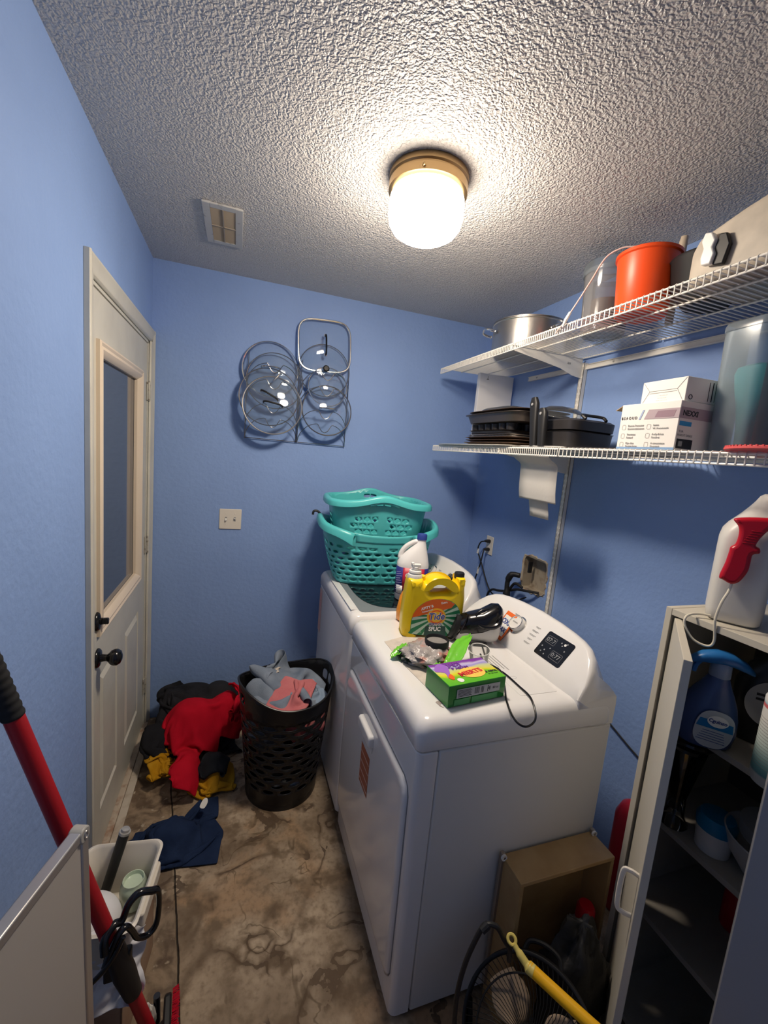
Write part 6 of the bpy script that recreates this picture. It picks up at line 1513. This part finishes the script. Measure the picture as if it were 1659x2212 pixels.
# fan
fanb = mat('fan black', (.005, .005, .006, 1), rough=.6)
FC = Vector((1.135, -1.850, .245)); fn = (Vector((.4324, -2.4828, 1.5895))-FC).normalized(); fn = (fn+Vector((0, 0, -.25))).normalized()
fu = Vector((0, 0, 1)).cross(fn).normalized()
Xf = frame((0, 0, 0), fu, Vector((0, 0, 1)).cross(fn).cross(fn)*-1)
t = thing('floor_fan', 'round black floor fan with beige blades at the bottom edge', 'fan', tuple(FC))
fm = Xf.copy(); fm.translation = Vector((0, 0, 0))
if (fm.to_3x3() @ Vector((0, 0, 1))).dot(fn) < 0: fm = fm @ Matrix.Rotation(PI, 4, 'X')
g = M().at(fm)
R_ = .150
for k in range(72):
    a = 2*PI*k/72; tw_ = .35
    g.tube([(.032*math.cos(a), .032*math.sin(a), .052), (.085*math.cos(a+tw_*.4), .085*math.sin(a+tw_*.4), .050), (.130*math.cos(a+tw_*.8), .130*math.sin(a+tw_*.8), .036), (R_*math.cos(a+tw_), R_*math.sin(a+tw_), .004)], .0008, 4)
for r, z in ((R_, .002), (.118, .042)): g.tube([(r*math.cos(a*PI/36), r*math.sin(a*PI/36), z) for a in range(72)], .0022, 6, closed=True)
g.build('front_grille', fanb, t)
g = M().at(fm); g.lathe([(R_, -.055), (R_+.006, -.05), (R_+.006, .004), (R_, .006)], 64, cap=(False, False)); g.build('outer_ring', fanb, t, solid=.003)
blm2 = mat('beige blade', (.30, .22, .15, 1), rough=.55)
for k, a0 in enumerate((2.35, .55, 4.4)):
    g = M(); P = []
    for i in range(9):
        q = i/8; r = .030+q*.095; w_ = .22+.30*math.sin(PI*min(q*.95+.12, 1))
        P.append([(r*math.cos(a0+e*w_*1.15), r*math.sin(a0+e*w_*1.15), .018+e*.016) for e in np.linspace(-1, 1, 9)])
    g.at(fm); g.grid(np.array(P)); g.build('fan_blade', blm2, t, solid=.002, angle=80)
g = M().at(fm); g.lathe([(0, .057), (.034, .056), (.038, .050), (.034, .01), (0, .0)], 36); hb = g.build('hub', blackm, t, angle=50)
text('logo_lettering', 'O', .030, fm @ Matrix.Translation((-.008, .012, .0575)) @ Matrix.Rotation(1.0, 4, 'Z'), inkwhite, hb, bold=.001)
text('logo_lettering', 'Io', .024, fm @ Matrix.Translation((.004, -.014, .0575)) @ Matrix.Rotation(1.0, 4, 'Z'), inkwhite, hb, bold=.001)
g = M().at(fm); g.tube(catmull([(-.045, .150, -.03), (-.035, .172, -.03), (.0, .180, -.03), (.035, .172, -.03), (.045, .150, -.03)], 6), .006, 8); g.build('carry_handle', fanb, t)
g = M(); g.tube([(-.10, .05, -.235), (.10, .02, -.235)], .010, 10); g.tube([(-.09, -.10, -.235), (-.10, .05, -.235), tuple(fm @ Vector((-.15, 0, -.03)))], .008, 10); g.tube([(.11, -.12, -.235), (.10, .02, -.235), tuple(fm @ Vector((.15, 0, -.03)))], .008, 10); g.build('fan_stand', fanb, t)
t = thing('extension_cord', 'thick black cord arching up between the dryer side and the fan', 'cord', (1.02, -1.78, 0))
pts = [(1.074, -1.79, .475), (1.052, -1.785, .512), (1.030, -1.778, .519), (1.015, -1.775, .505), (.984, -1.775, .424), (.967, -1.782, .336), (.968, -1.793, .22), (.975, -1.80, .10), (.99, -1.80, .008)]
g = M(); g.tube(catmull([(1.10, -1.79, .40), (1.085, -1.79, .445)]+pts, 6) if False else catmull([tuple(Vector(p)-Vector((1.02, -1.78, 0))) for p in [(1.125, -1.76, .36), (1.098, -1.785, .435)]+pts], 6), .0058, 10)
g.build('cord_run', blackm, t); g = M(); g.at(Matrix.Translation((1.022-1.02, 0, .517))); g.tube([(-.008, 0, -.008), (.008, 0, .004)], .0085, 10); g.build('cord_tie', blackm, t)
t = thing('broom', 'yellow hanging-loop broom handle leaning across the fan', 'broom', (1.086, -1.80, .486))
yo = Vector((1.086, -1.80, .486)); hd_ = [Vector(p)-yo for p in ((1.084, -1.801, .487), (1.092, -1.822, .476), (1.102, -1.845, .466), (1.130, -1.892, .462), (1.172, -1.964, .458), (1.26, -2.11, .45))]
ym = mat('yellow enamel pole', (.80, .42, .005, 1), rough=.35)
g = M(); g.tube(catmull([tuple(hd_[2]), tuple(hd_[3]), tuple(hd_[4]), tuple(hd_[5])], 6), .0125, 18); g.build('pole_shaft', ym, t)
g = M(); g.tube(catmull([tuple(hd_[0]+(hd_[1]-hd_[0])*.35), tuple(hd_[1]), tuple(hd_[2]), tuple(hd_[2]+(hd_[3]-hd_[2])*.25)], 4), [.0062]*4+[.0085]*4+[.0130]*5, 16)
v1 = (hd_[1]-hd_[0]).normalized(); vv = Vector((-.45, -.45, .75)); s1 = v1.cross(vv).normalized()
g.tube([tuple(v1*-.0+v1*(.0095*math.cos(a*PI/10))+s1*(.0085*math.sin(a*PI/10))) for a in range(20)], .0038, 8, closed=True); g.build('hanging_loop', mat('pale yellow plastic', (.62, .50, .13, 1), rough=.4), t)
